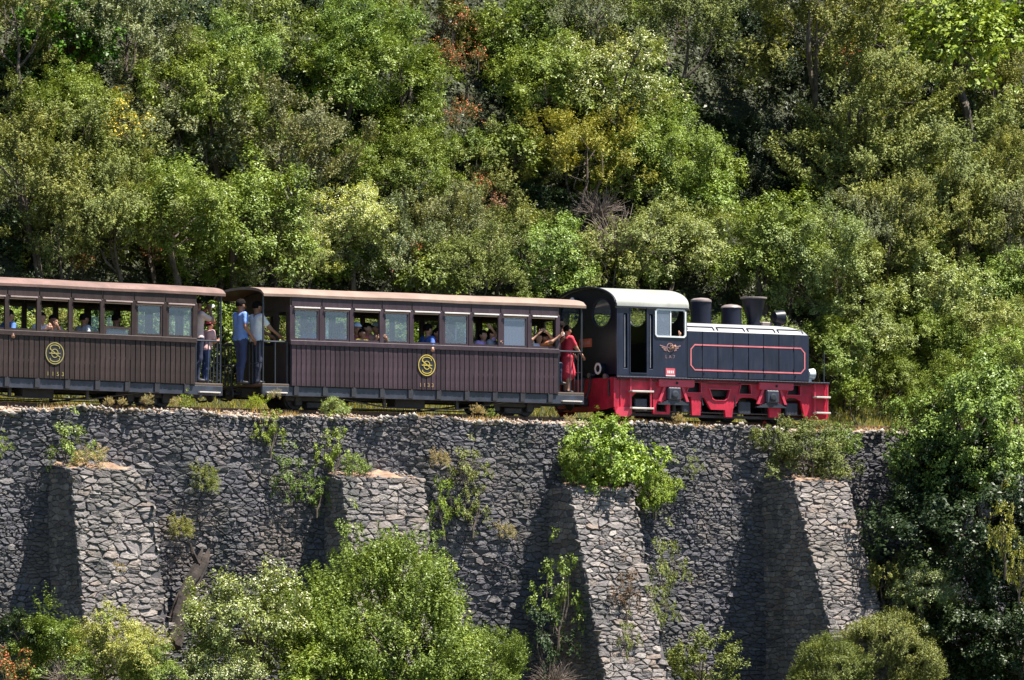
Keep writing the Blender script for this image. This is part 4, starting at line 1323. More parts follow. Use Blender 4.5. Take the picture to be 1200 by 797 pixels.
crown_proto('round', 25, 2.1, 0.85, 'heath', clumps=320, per=294, cr=0.13, L=0.078, W=0.036, mat='leaf', stem=0.75, lobes=0.14, low=-0.8, shell=(0.7, 1.0))
crown_proto('tuft', 26, 0.35, 1.1, 'heath', clumps=20, per=84, cr=0.45, L=0.06, W=0.014, mat='grass', trunk=False, low=-0.2, stem=0.3)
crown_proto('bank_heath', 27, 1.0, 0.9, 'heath', clumps=70, per=210, cr=0.24, L=0.07, W=0.03, mat='needle', nst=3, low=-0.9, stem=0.6, lobes=0.3)
# dead brushwood
rg = np.random.default_rng(40)
db = MB()
for i in range(150):
    a = rg.uniform(0, 6.28)
    p = Vector((0, 0, 0.1))
    dr = Vector((math.cos(a)*0.55, math.sin(a)*0.55, rg.uniform(0.3, 1.3))).normalized()
    pts = [p.copy()]
    for k in range(5):
        p = p+dr*rg.uniform(0.14, 0.26)
        dr = (dr+Vector(rg.normal(0, 0.22, 3))+Vector((0, 0, -0.10))).normalized()
        pts.append(p.copy())
    db.tube(pts, [0.014, 0.011, 0.009, 0.007, 0.005, 0.003], 4, cap=False)
me = db.mesh('brushwood')
me.materials.append(M['twig'])
PROTO['dead'] = dict(crown=me, trunk=None, flowers=None, r=0.8, h=0.6, rz=1.0)

CLR = dict(BG=(0.135, 0.195, 0.036), LG=(0.195, 0.245, 0.080), OL=(0.155, 0.182, 0.050), GR=(0.155, 0.180, 0.090), DK=(0.028, 0.050, 0.018), BM=(0.13, 0.19, 0.038),  # BM: oak green raised to give the upper crown its sunlit look
           DO=(0.038, 0.052, 0.026), SG=(0.06, 0.15, 0.012), PY=(0.28, 0.32, 0.09), YG=(0.22, 0.235, 0.05), BR=(0.16, 0.10, 0.06), RU=(0.14, 0.13, 0.045), LM=(0.16, 0.225, 0.03), DT=(0.25, 0.23, 0.13))  # DK, DO: greens darkened to put the hollows' shade into the leaves
vr = random.Random(77)
def put_plant(key, x, y, z, r, col, name, label, cat, group=None, sq=1.0, fy=1.0, jit=0.12):
    """a plant whose crown centre lies at x,y,z with crown radius r (metres)"""
    P = PROTO[key]
    s = r/P['r']
    e = empty(name, (x, y, z-P['h']*s*sq), (0, 0, vr.uniform(0, 6.28)), label, cat, group)
    if fy != 1.0: e.rotation_euler = (0, 0, vr.choice([0, math.pi])+vr.uniform(-.15, .15))
    if fy == 1.0 and r > 0.5: e.rotation_euler = (vr.uniform(-.2, .2), vr.uniform(-.2, .2), e.rotation_euler[2])
    e.scale = (s*vr.uniform(0.92, 1.1), s*fy*vr.uniform(0.92, 1.1), s*sq)
    lum, hue = 1+vr.uniform(-jit, jit)*1.4, vr.uniform(-0.07, 0.07)
    c = (CLR[col][0]*lum*(1+hue)*1.12, CLR[col][1]*lum*1.10, CLR[col][2]*lum*(1-hue)*1.16, 1.0)
    for part_, mesh in (('trunk', P['trunk']), ('crown', P['crown']), ('flowers', P['flowers'])):
        if mesh is None: continue
        nm = part_
        if key == 'dead': nm = 'branches'
        elif part_ == 'crown' and cat not in ('tree',): nm = 'foliage'
        elif part_ == 'trunk' and cat not in ('tree',): nm = 'stems'
        o = link(nm, mesh, None, e)
        o.color = c
        if part_ == 'flowers': o['kind'] = 'stuff'
    return e
def on_hill(px, py, r_px, out=0.8):
    """centre of a crown standing on the slope, seen at this pixel"""
    d = ray(px, py)
    lo, hi = 110.0, 260.0
    def gap(t):
        p = CAM+d*t
        rr = r_px*t/FPX
        return p[2]-out*1.3*rr-float(hill_z(p[0], p[1]))
    t = lo
    while t < hi and (gap(t) > 0 or (CAM+d*t)[1] < 1.9+1.05*r_px*t/FPX): t += 0.25
    p = CAM+d*t
    return p, r_px*t/FPX

KIND = {  # key -> name, category, label, group
    ('broad', 'BG'): ('evergreen_tree', 'tree', 'bright green leafy evergreen tree on the wooded slope above the track', 'bright leafy trees on the slope'),
    ('broad2', 'BG'): ('evergreen_tree', 'tree', 'bright green leafy evergreen tree on the wooded slope above the track', 'bright leafy trees on the slope'),
    ('gloss', 'BG'): ('laurel_tree', 'tree', 'glossy green laurel-like tree with upright sprays on the slope', 'glossy trees on the slope'),
    ('gloss', 'LG'): ('laurel_tree', 'tree', 'pale glossy green tree whose leaves glint in the sun on the slope', 'pale glossy trees on the slope'),
    ('broad', 'LG'): ('leafy_shrub', 'shrub', 'light green dense leafy shrub low on the slope behind the train', 'light green shrubs behind the train'),
    ('heath', 'OL'): ('tree_heath', 'tree', 'olive green feathery tree heath on the wooded slope', 'olive tree heaths on the slope'),
    ('heath2', 'OL'): ('tree_heath', 'tree', 'olive green feathery tree heath on the wooded slope', 'olive tree heaths on the slope'),
    ('heath', 'GR'): ('tree_heath', 'tree', 'greyish green feathery tree heath on the wooded slope', 'grey-green tree heaths on the slope'),
    ('heath2', 'GR'): ('tree_heath', 'tree', 'greyish green feathery tree heath on the wooded slope', 'grey-green tree heaths on the slope'),
    ('heath2', 'DO'): ('tree_heath', 'tree', 'shade-coloured dark feathery tree heath in the hollow of the slope', 'dark tree heaths in the hollow'),
    ('heath', 'DO'): ('tree_heath', 'tree', 'shade-coloured dark feathery tree heath in the hollow of the slope', 'dark tree heaths in the hollow'),
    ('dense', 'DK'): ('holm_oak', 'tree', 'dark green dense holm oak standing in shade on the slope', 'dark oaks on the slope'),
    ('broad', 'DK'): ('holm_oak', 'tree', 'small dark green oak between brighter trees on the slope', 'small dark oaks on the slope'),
    ('maple', 'SG'): ('broadleaf_tree', 'tree', 'deep saturated green broad-leaved tree on the upper slope', None),
    ('maple', 'LM'): ('maple_tree', 'tree', 'yellow-green large-leaved tree with dark visible limbs high on the slope', 'yellow-green large-leaved trees'),
    ('small', 'BG'): ('young_shrub', 'shrub', 'small bright green leafy shrub between the trees of the slope', 'small bright shrubs on the slope'),
    ('small', 'DK'): ('young_shrub', 'shrub', 'small dark green leafy shrub between the trees of the slope', 'small dark shrubs on the slope'),
    ('small_heath', 'OL'): ('heath_shrub', 'shrub', 'small olive heath shrub between the trees of the slope', 'small heath shrubs on the slope'),
    ('small_heath', 'BR'): ('dry_shrub', 'shrub', 'brownish half-dry shrub on the slope', 'brown dry shrubs on the slope'),
    ('rusty', 'RU'): ('rusty_shrub', 'shrub', 'rust-red shrub with reddish seed heads on the slope', 'rust-red shrubs on the slope'),
    ('pale', 'PY'): ('flowering_shrub', 'shrub', 'pale cream-flowered shrub on the slope above the carriage roof', 'pale flowering shrubs above the carriage'),
    ('pale', 'LG'): ('flowering_tree', 'tree', 'light green tree dotted with pale blossom in the middle of the slope', 'light blossoming trees on the slope'),
    ('heath', 'YG'): ('tree_heath', 'tree', 'yellowish green flat-topped tree heath above the dead brushwood', 'yellowish tree heaths'),
    ('dead', 'BR'): ('dead_brushwood', 'brushwood', 'grey-brown tangle of dead branches on the slope', 'dead brushwood on the slope'),
    ('broom', 'YG'): ('broom_shrub', 'shrub', 'broom shrub covered with bright yellow flowers on the slope', 'yellow broom on the slope'),
}
HILL = [
 (20,20,52,'heath','OL'),(75,55,58,'maple','SG'),(145,35,60,'heath2','GR'),(212,40,46,'dense','DK'),(262,75,45,'broad','BG'),(305,45,48,'broad2','BG'),
 (370,25,52,'dense','DK'),(432,55,52,'broad','BG'),(500,22,38,'small_heath','OL'),(530,32,30,'rusty','RU'),(548,75,28,'rusty','RU'),(515,70,26,'rusty','RU'),(620,50,58,'broad2','BG'),
 (690,25,45,'heath','GR'),(742,15,40,'broad','DK'),(800,30,55,'heath','OL'),(870,50,58,'heath2','DO'),(955,35,66,'heath2','OL'),(1030,30,60,'heath','GR'),
 (1130,50,66,'maple','LM'),(1190,40,60,'maple','LM'),(1085,60,40,'dense','DK'),
 (30,140,58,'dense','DK'),(95,130,44,'broad','BG'),(148,152,24,'broom','YG'),(136,122,15,'broom','YG'),(190,105,50,'heath','GR'),(248,115,52,'gloss','BG'),(335,115,50,'broad','DK'),(395,100,50,'broad2','BG'),
 (462,95,52,'broad','BG'),(480,165,40,'gloss','BG'),(540,140,28,'rusty','RU'),(590,125,46,'broad','DK'),(650,105,50,'broad','BG'),(725,110,64,'pale','LG'),(775,150,52,'broad2','BG'),
 (860,120,60,'heath2','DO'),(930,135,66,'heath','DO'),(1015,115,60,'heath2','OL'),(1100,140,50,'dense','DK'),(1160,120,48,'heath','OL'),
 (40,215,66,'heath','OL'),(112,220,58,'heath2','OL'),(230,180,64,'heath','GR'),(292,165,45,'broad','BG'),(352,190,58,'heath2','GR'),(430,200,48,'dense','DK'),(470,200,42,'broad2','BG'),
 (548,196,28,'small_heath','OL'),(560,225,24,'rusty','RU'),(600,185,32,'small','BG'),(678,190,48,'heath','YG'),(636,235,38,'broad','DK'),(742,200,48,'gloss','BG'),(792,195,48,'broad','BG'),(812,235,34,'small','BG'),
 (872,215,58,'heath','DO'),(940,225,52,'heath2','DO'),(1005,200,58,'heath2','OL'),(1085,225,64,'heath','OL'),(1160,220,58,'heath2','OL'),(1040,265,48,'heath','OL'),
 (20,298,50,'dense','DK'),(72,285,44,'heath','OL'),(95,310,20,'rusty','RU'),(142,268,48,'heath2','OL'),(182,300,22,'rusty','RU'),(208,262,56,'broad','BG'),(275,265,60,'broad2','BG'),(245,318,44,'broad','BG'),(318,305,42,'heath','OL'),
 (412,262,42,'pale','PY'),(360,305,28,'pale','PY'),(405,315,40,'small','BG'),(462,305,44,'heath2','GR'),(522,285,48,'heath','GR'),(500,325,36,'small','BG'),(582,285,46,'heath2','OL'),(560,320,40,'heath','OL'),(625,305,44,'gloss','BG'),(652,325,30,'small','BG'),
 (665,270,34,'broad','DK'),(725,275,46,'dead','BR'),(700,240,30,'dead','BR'),(700,318,36,'small_heath','OL'),(755,320,30,'small','BG'),(782,295,48,'broad','LG'),(838,300,50,'broad','LG'),(842,262,18,'rusty','RU'),(812,250,16,'rusty','RU'),(900,300,52,'broad2','BG'),(958,305,54,'broad','LG'),
 (1012,285,44,'heath','GR'),(1060,300,40,'gloss','BG'),(1095,285,24,'rusty','RU'),(1140,300,50,'heath2','OL'),(1190,290,50,'heath','GR'),
 (1150,360,48,'broad','BG'),(1195,350,46,'broad2','BG'),(1085,350,46,'gloss','LG'),
 (450,150,30,'small','DK'),(620,160,26,'small_heath','BR'),(575,245,26,'small_heath','BR'),(505,245,32,'small_heath','OL'),(470,255,34,'broad','DK'),(160,190,40,'heath','OL'),(170,235,34,'heath2','OL'),
 (390,160,34,'broad','DK'),(320,235,40,'dense','DK'),(300,120,34,'dense','DK'),(840,20,40,'dense','DK'),(700,70,34,'small_heath','OL'),(580,40,30,'small','BG'),(850,170,34,'dense','DK'),(975,180,36,'heath','OL'),(1060,175,44,'heath2','OL'),
 (1200,150,50,'dense','DK'),(1190,215,46,'heath','OL'),(1120,265,40,'heath2','OL'),(880,265,36,'heath2','DO'),(940,270,34,'broad','DK'),
]
SEEN = {}
fr = random.Random(21)
for i in range(36):                                   # low growth filling the gaps between the crowns
    fx, fyy = fr.uniform(0, 1200), fr.uniform(10, 315)
    HILL.append((fx, fyy, fr.uniform(20, 32), *fr.choice([('small', 'BG'), ('small_heath', 'OL'), ('small_heath', 'OL'), ('small', 'BG'), ('rusty', 'RU')])))
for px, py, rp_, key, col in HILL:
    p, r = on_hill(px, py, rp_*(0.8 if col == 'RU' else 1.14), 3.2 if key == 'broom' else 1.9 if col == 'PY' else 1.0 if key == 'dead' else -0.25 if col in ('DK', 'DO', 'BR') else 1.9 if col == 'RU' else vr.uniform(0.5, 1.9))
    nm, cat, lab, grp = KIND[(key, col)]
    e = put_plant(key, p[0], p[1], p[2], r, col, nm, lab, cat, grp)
    short = lab.split(' on the ')[0].split(' in the ')[0].split(' high ')[0].split(' above ')[0].split(' low ')[0].split(' standing')[0].split(' between')[0].split(' with ')[0].split(' whose ')[0].split(' dotted ')[0]
    size_ = 'big ' if r > 1.05 else ('small ' if r < 0.7 and not short.startswith('small') else '')
    level = 'low behind' if py > 255 else ('halfway up behind' if py > 140 else ('high up behind' if py > 70 else 'topmost behind'))
    zone = [(150, 'the tail carriage'), (262, 'the tail carriage front'), (345, 'the carriage gap'), (500, 'the second carriage rear'), (655, 'the second carriage front'),
            (805, 'the locomotive cab'), (950, 'the locomotive hood'), (1085, 'the open track'), (1300, 'the wall end')]
    zn = next(z for lim, z in zone if px < lim)
    SEEN.setdefault((size_+short+', '+level+' '+zn).strip(), []).append((e, grp))
for lab, lst in SEEN.items():
    for e, grp in lst:
        e['label'] = lab
        e['group'] = grp or 'trees on the slope'

# shrubs standing along the foot of the bank, behind the train
for i, px in enumerate(range(-40, 960, 47)):
    key, col = [('broad', 'LG'), ('small', 'BG'), ('heath', 'OL'), ('small', 'BG'), ('broad', 'BG')][i % 5]
    p = at(px+vr.uniform(-12, 12), 395+0.025*px+vr.uniform(-22, 12), 3.1+vr.uniform(-.2, .5))
    nm, cat, lab, grp = ('leafy_shrub', 'shrub', 'green shrub at the foot of the bank close behind the train', 'shrubs close behind the train')
    put_plant(key, p[0], p[1], p[2], vr.uniform(0.55, 0.85), col, nm, lab, cat, grp)
# trees ahead of the locomotive, beside the track
AHEAD = [(990, 330, 52, 4.2, 'gloss', 'LG'), (1015, 395, 50, 3.2, 'gloss', 'LG'), (975, 420, 40, 3.0, 'gloss', 'BG'), (1045, 445, 36, 2.8, 'broad', 'BG'), (1000, 465, 26, 2.2, 'small', 'BG'),
         (1085, 400, 44, 3.2, 'broad', 'BG'), (1060, 340, 46, 4.6, 'gloss', 'LG'), (930, 345, 46, 4.0, 'gloss', 'LG'), (1130, 420, 44, 2.6, 'broad2', 'BG'), (1165, 400, 50, 2.2, 'broad', 'LG'),(1075, 470, 24, 2.3, 'small', 'BG')]
for px, py, rp_, Y, key, col in AHEAD:
    p = at(px, py, Y)
    put_plant(key, p[0], p[1], p[2], rp_*150/FPX, col, 'laurel_tree' if key == 'gloss' else 'leafy_shrub',
              {'gloss': 'tall light green laurel beside the track ahead of the locomotive', 'broad': 'bushy green shrub beside the track ahead of the locomotive', 'broad2': 'bushy green shrub beside the track ahead of the locomotive', 'small': 'low green shrub on the verge ahead of the locomotive'}[key],
              'tree' if key == 'gloss' else 'shrub', {'gloss': 'laurels ahead of the locomotive', 'broad': 'shrubs ahead of the locomotive', 'broad2': 'shrubs ahead of the locomotive', 'small': 'low shrubs ahead of the locomotive'}[key])

# foreground bushes and trees below the wall
def fg(px, py, rp_, Y, key, col, name, label, cat, sq=1.0, fy=1.0, group=None):
    p = at(px, py, Y)
    return put_plant(key, p[0], p[1], p[2], rp_*(p[1]-CAM[1])/FPX/math.cos(PSI), col, name, label, cat, group, sq, fy)
fg(466, 752, 108, -5.2, 'round', 'BG', 'round_bush', 'big round bright green bush in front of the short buttress', 'bush', 1.05)
fg(552, 792, 58, -5.6, 'round', 'BG', 'leafy_bush', 'bright green bush leaning against the flank of the big round one', 'bush')
fg(385, 800, 58, -5.8, 'broad', 'LM', 'leafy_bush', 'low bright green bush between the pale blossoming tree and the round bush', 'bush')
fg(292, 748, 74, -5.4, 'pale', 'LG', 'flowering_tree', 'pale green tree with creamy blossom in front of the wall', 'tree', 1.1)
fg(262, 815, 50, -5.8, 'pale', 'LG', 'flowering_shrub', 'light green shrub at the foot of the creamy blossoming tree', 'shrub')
fg(60, 775, 52, -4.6, 'broad2', 'BG', 'leafy_bush', 'loose green bush before the foot of the broad buttress', 'bush')
fg(125, 770, 50, -4.8, 'broad', 'YG', 'leafy_bush', 'yellow-green bush growing against the face of the broad buttress', 'bush')
fg(8, 795, 30, -4.8, 'rusty', 'RU', 'rusty_shrub', 'small rust-tinted shrub below the wall at the tail of the train', 'shrub')
fg(168, 792, 34, -5.0, 'broad', 'BG', 'leafy_bush', 'small green bush between the broad buttress and the dead log', 'bush')
fg(30, 745, 30, -4.0, 'small', 'DK', 'leafy_bush', 'dark green bush in the shaded corner beside the broad buttress', 'bush')
fg(1145, 520, 86, -3.5, 'dense', 'BM', 'oak_tree', 'dark green oak rising above the wall end, its leaves brightened for sunlight', 'tree', 1.0)
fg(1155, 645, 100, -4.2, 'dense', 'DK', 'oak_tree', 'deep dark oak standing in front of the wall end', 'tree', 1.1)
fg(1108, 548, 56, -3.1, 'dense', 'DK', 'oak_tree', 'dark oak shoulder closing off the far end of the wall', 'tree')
fg(1192, 440, 56, -3.0, 'broad', 'BG', 'oak_tree', 'green oak top brightened for sunlight above the dark oaks by the wall end', 'tree')  # upper oak takes a brighter leaf colour in place of sunlight
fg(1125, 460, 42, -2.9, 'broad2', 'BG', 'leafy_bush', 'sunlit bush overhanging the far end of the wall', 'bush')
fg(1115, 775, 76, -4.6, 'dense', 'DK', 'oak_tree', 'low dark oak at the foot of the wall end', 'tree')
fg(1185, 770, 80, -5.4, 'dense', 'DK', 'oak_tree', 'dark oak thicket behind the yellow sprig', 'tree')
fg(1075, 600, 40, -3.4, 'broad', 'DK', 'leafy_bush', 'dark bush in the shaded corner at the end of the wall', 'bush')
fg(1035, 770, 56, -5.0, 'round', 'OL', 'round_bush', 'olive green bush at the foot of the steeply sloping buttress', 'bush')
fg(975, 790, 44, -5.2, 'round', 'OL', 'round_bush', 'low olive bush covering the base of the steeply sloping buttress', 'bush')
fg(1085, 695, 34, -5.0, 'pale', 'LG', 'flowering_shrub', 'pale silvery green shrub beside the dark oaks', 'shrub')
fg(1040, 680, 30, -3.8, 'small_heath', 'OL', 'heath_shrub', 'brownish olive heath at the side of the steeply sloping buttress', 'shrub')
fg(1178, 620, 20, -7.6, 'vine', 'YG', 'yellow_sprig', 'upper yellow-green sprig shining before the dark oak', 'sapling', 2.2)
fg(1194, 665, 18, -7.7, 'vine', 'YG', 'yellow_sprig', 'lower yellow-green sprig shining before the dark oak', 'sapling', 1.8)
fg(820, 785, 40, -3.6, 'small_heath', 'OL', 'heath_shrub', 'olive heath shrub at the foot of the wall between two buttresses', 'shrub')
fg(650, 790, 30, -3.2, 'dead', 'BR', 'dead_brushwood', 'bare grey branches at the foot of the creeper buttress', 'brushwood')
fg(75, 790, 30, -5.4, 'dead', 'BR', 'dead_brushwood', 'brown dead branches among the bushes under the broad buttress', 'brushwood')
# plants rooted in the wall
def wp(px, py, rp_, Y, key, col, label, sq=1.0, fy=0.45, name='wall_plant', cat='plant', group=None):
    return fg(px, py, rp_, Y, key, col, name, label, cat, sq, fy, group)
wp(712, 540, 58, -2.2, 'ivy', 'LM', 'bright green creeper spilling over the top of the wall onto the buttress', 0.95, 0.6, 'creeper')
wp(768, 572, 28, -2.05, 'ivy', 'LM', 'tail of green creeper hanging down the wall beside the buttress', 1.3, 0.4, 'creeper')
wp(680, 545, 28, -2.3, 'ivy', 'LM', 'clump of bright creeper where the buttress meets the wall', 0.9, 0.5, 'creeper')
wp(950, 532, 50, -2.25, 'bank_heath', 'OL', 'olive shrub growing over the wall top above the steeply sloping buttress', 0.85, 0.6, 'wall_shrub', 'shrub')
wp(910, 515, 26, -2.0, 'small_heath', 'OL', 'small olive shrub on the wall edge beside the larger one', 0.9, 0.5, 'wall_shrub', 'shrub')
wp(985, 520, 26, -2.0, 'small', 'BG', 'small leafy green shrub on the wall edge in front of the locomotive', 0.9, 0.5, 'wall_shrub', 'shrub')
wp(82, 520, 30, -2.1, 'vine', 'BG', 'leafy green plant hanging above the broad buttress', 1.0, 0.6)
wp(105, 548, 22, -2.3, 'tuft', 'DT', 'dry grass tuft lying on top of the broad buttress', 0.8, 0.6, 'grass_tuft')
wp(318, 500, 20, -1.95, 'vine', 'LM', 'short green creeper hanging from the top of the wall', 1.3, 0.4, 'creeper')
wp(392, 525, 26, -2.0, 'vine', 'LM', 'green sapling climbing the wall above the short buttress', 1.2, 0.5)
wp(340, 555, 24, -1.95, 'vine', 'BG', 'thin green plant clinging to the wall left of the short buttress', 1.1, 0.4)
wp(372, 575, 22, -1.95, 'vine', 'BG', 'straggling green plant beside the top of the short buttress', 1.0, 0.4)
wp(415, 548, 16, -2.2, 'small', 'BG', 'leafy plant on the corner of the short buttress', 1.0, 0.5)
wp(548, 545, 26, -1.95, 'vine', 'OL', 'olive green plant growing from the wall high beside the short buttress', 1.0, 0.4)
wp(520, 585, 24, -1.95, 'vine', 'LM', 'bright leafy plant at the side of the short buttress', 1.4, 0.4)
wp(555, 590, 26, -1.98, 'vine', 'OL', 'spreading olive sapling rooted in the middle of the wall', 1.1, 0.4)
wp(515, 545, 14, -2.0, 'tuft', 'DT', 'dry reddish tuft on the wall beside the short buttress', 1.0, 0.5, 'grass_tuft')
wp(592, 630, 14, -1.95, 'tuft', 'DT', 'single dry grass tuft in the middle of the wall', 1.0, 0.5, 'grass_tuft')
wp(240, 575, 20, -1.95, 'tuft', 'OL', 'olive grass tuft growing out of the wall above the dead log', 1.2, 0.5, 'grass_tuft')
wp(212, 628, 16, -1.95, 'tuft', 'OL', 'dark grass tuft on the wall close to the dead log', 1.1, 0.5, 'grass_tuft')
wp(140, 670, 8, -2.95, 'tuft', 'DT', 'small yellow tuft in the face of the broad buttress', 1.0, 0.5, 'grass_tuft')
wp(2, 520, 12, -1.95, 'vine', 'BG', 'small green plant in the wall below the tail carriage', 1.0, 0.4)
wp(655, 690, 34, -3.0, 'vine', 'BG', 'leafy green climber in the shade beside the creeper buttress', 1.5, 0.5, 'climber')
wp(640, 745, 36, -3.0, 'vine', 'DK', 'dark climber at the shaded foot of the creeper buttress', 1.2, 0.5, 'climber')
wp(780, 660, 30, -3.0, 'vine', 'OL', 'thin olive climber on the edge of the creeper buttress', 1.3, 0.4, 'climber')
wp(770, 710, 26, -3.3, 'vine', 'OL', 'sparse climber lower on the edge of the creeper buttress', 1.3, 0.4, 'climber')
wp(735, 690, 20, -3.55, 'vine', 'BR', 'brownish withered climber on the face of the creeper buttress', 1.4, 0.4, 'climber')
wp(735, 745, 18, -3.75, 'vine', 'OL', 'small climber near the foot of the creeper buttress', 1.2, 0.4, 'climber')
wp(505, 640, 20, -2.9, 'vine', 'BG', 'leafy shoots above the big round bush', 1.2, 0.5, 'climber')
wp(410, 640, 30, -3.1, 'vine', 'BG', 'tall shoots rising beside the short buttress behind the round bush', 1.3, 0.5, 'climber')
wp(812, 545, 14, -1.95, 'vine', 'OL', 'little plant between the stones beside the creeper', 1.0, 0.4)
# weeds along the verge
for i, (px, py, rp_, key, col, lab) in enumerate([
    (172, 473, 10, 'tuft', 'DT', 'bushy dry straw-coloured weed on the verge under the tail carriage'), (143, 474, 7, 'tuft', 'DT', 'small dry weed on the verge beside the bushy one'),
    (128, 474, 8, 'tuft', 'DT', 'thin dry weed near the end of the lit grass under the tail carriage'), (218, 470, 10, 'vine', 'LM', 'leafy green weed on the verge below the carriage gap'),
    (205, 475, 9, 'tuft', 'DT', 'dry weed beside the leafy green one below the carriage gap'), (300, 478, 14, 'tuft', 'LM', 'green weed on the wall edge below the passengers on the platform'),
    (322, 466, 9, 'tuft', 'DT', 'tall pale dry stalks on the verge by the platform step'), (392, 480, 14, 'small', 'LG', 'leafy weed under the middle of the carriage'),
    (560, 485, 10, 'tuft', 'DT', 'red-brown dry weed under the carriage floor'), (576, 484, 7, 'vine', 'LM', 'single green weed under the carriage floor'),
    (700, 492, 12, 'vine', 'LM', 'green weed before the locomotive rear step'), (795, 494, 9, 'tuft', 'DT', 'dry stalks before the locomotive frame'),
    (716, 497, 9, 'tuft', 'LM', 'low green weed on the wall top below the cab'), (668, 496, 9, 'tuft', 'DT', 'dry weed by the front platform of the carriage')]):
    p = at(px, py, -1.25)
    put_plant(key, p[0], p[1], p[2], rp_*(0.8 if key == 'tuft' else 1)*150/FPX, col, 'weed', lab, 'weed')
# dead log against the wall
lg = MB()
A, B_ = Vector(at(203, 750, -2.75)), Vector(at(241, 636, -2.0))
lr = random.Random(4)
ax_ = (B_-A).normalized()
su = ax_.cross(Vector((0, 1, 0))).normalized()
sv = ax_.cross(su)
for q in range(11):                                   # splintered strands of a torn trunk
    an = q*2.4
    rr = 0.0 if q == 0 else lr.uniform(0.06, 0.13)
    tip = lr.uniform(0.72, 1.04)
    pts, rad = [], []
    for i in range(10):
        t = -0.06+(tip+0.06)*i/9
        tw = an+t*0.9
        w_ = rr*(1.25-0.45*t)
        pts.append(A.lerp(B_, t)+su*(math.cos(tw)*w_+lr.uniform(-.02, .02)+0.07*math.sin(t*5))+sv*(math.sin(tw)*w_+lr.uniform(-.02, .02)))
        rad.append((0.115 if q == 0 else lr.uniform(0.05, 0.085))*(1.15-0.4*t) if i < 9 else 0.012)
    lg.tube(pts, rad, 7)
m0 = A.lerp(B_, 0.78)
lg.tube([m0, m0+su*0.2+ax_*0.12, m0+su*0.34+ax_*0.30], [0.07, 0.05, 0.015], 6)
lg.tube([A.lerp(B_, 0.45), A.lerp(B_, 0.45)-su*0.22+ax_*0.05], [0.06, 0.02], 6)
o = lg.build('dead_log', M['log'])
setp(o, 'thick broken dead tree trunk leaning against the stone wall', 'log')

# rough growth on the valley floor along the foot of the wall
rg = np.random.default_rng(9)
n = 60000
X = rg.uniform(-26, 16, n)
Y = rg.uniform(-14, -2.2, n)
Z = valley_z(X, Y)+0.04+np.clip(np.sin(X*1.7)*np.sin(Y*1.9+X*.6)+rg.normal(0, .3, n), 0, 1)*0.5*rg.uniform(0, 1, n)
V, Q = leaves(np.stack([X, Y, Z], 1), rg.normal(0, .6, (n, 3))+np.array([0, -.2, .8]), 0.16, 0.08, rg)
o = link('scrub', np_mesh('scrub', V, Q, {'v': rg.uniform(0, 1, n)}), M['leaf'])
o.color = (0.09, 0.11, 0.03, 1)
setp(o, 'low green scrub on the ground along the foot of the wall', 'scrub', kind='stuff')
# undergrowth carpet between the trees of the slope, grass of the bank and the verge
rg = np.random.default_rng(8)
n = 150000
X = rg.uniform(-22, 34, n)
Y = rg.uniform(2.3, 17, n)
cl = np.sin(X*1.9)*np.sin(Y*2.3+X)+rg.normal(0, .35, n)
Z = hill_z(X, Y)+0.05+np.clip(cl, 0, 1)*0.35*rg.uniform(0, 1, n)
V, Q = leaves(np.stack([X, Y, Z], 1), rg.normal(0, .6, (n, 3))+np.array([0, -.4, .7]), 0.12, 0.06, rg)
o = link('undergrowth', np_mesh('undergrowth', V, Q, {'v': rg.uniform(0, 1, n)}), M['leaf'])
o.color = (0.035, 0.05, 0.018, 1)  # leaf colour darkened so the gaps between crowns look shaded
setp(o, 'low tangled undergrowth covering the slope between the trees', 'undergrowth', kind='stuff')
def grass(name, X, Y, Z, h, col, label):
    n = len(X)
    C = np.stack([X, Y, Z], 1)
    a = rg.uniform(0, 6.28, n)
    hh = (h*rg.uniform(0.4, 1.3, n))[:, None]
    lean = rg.normal(0, 0.3, (n, 3))*hh
    lean[:, 2] = 0
    side = np.stack([np.cos(a), np.sin(a), np.zeros(n)], 1)*0.010
    V = np.stack([C-side, C+side, C+lean*0.5+side*0.6+np.array([0, 0, .55])*hh, C+lean+np.array([0, 0, 1.0])*hh], 1).reshape(-1, 3)
    o = link(name, np_mesh(name, V, np.arange(4*n, dtype=np.int32).reshape(-1, 4), {'v': rg.uniform(0, 1, n)}), M['grass'])
    o.color = col+(1,)
    return setp(o, label, 'grass', kind='stuff')
n = 60000
X, Y = rg.uniform(-24, 20, n), rg.uniform(1.25, 3.2, n)
grass('bank_grass', X, Y, hill_z(X, Y), 0.16, (0.24, 0.25, 0.07), 'sunlit grass on the bank behind the rails')
n = 9000
X = rg.uniform(-18, 9, n)
keep = np.sin(X*1.3)+np.sin(X*3.7+1)+rg.normal(0, .5, n) > 0.5
X = X[keep]
Y = rg.uniform(-1.75, -0.75, len(X))
grass('verge_grass', X, Y, bed_z(X, Y), 0.10, (0.34, 0.27, 0.13), 'dry straw-coloured grass along the top of the wall')

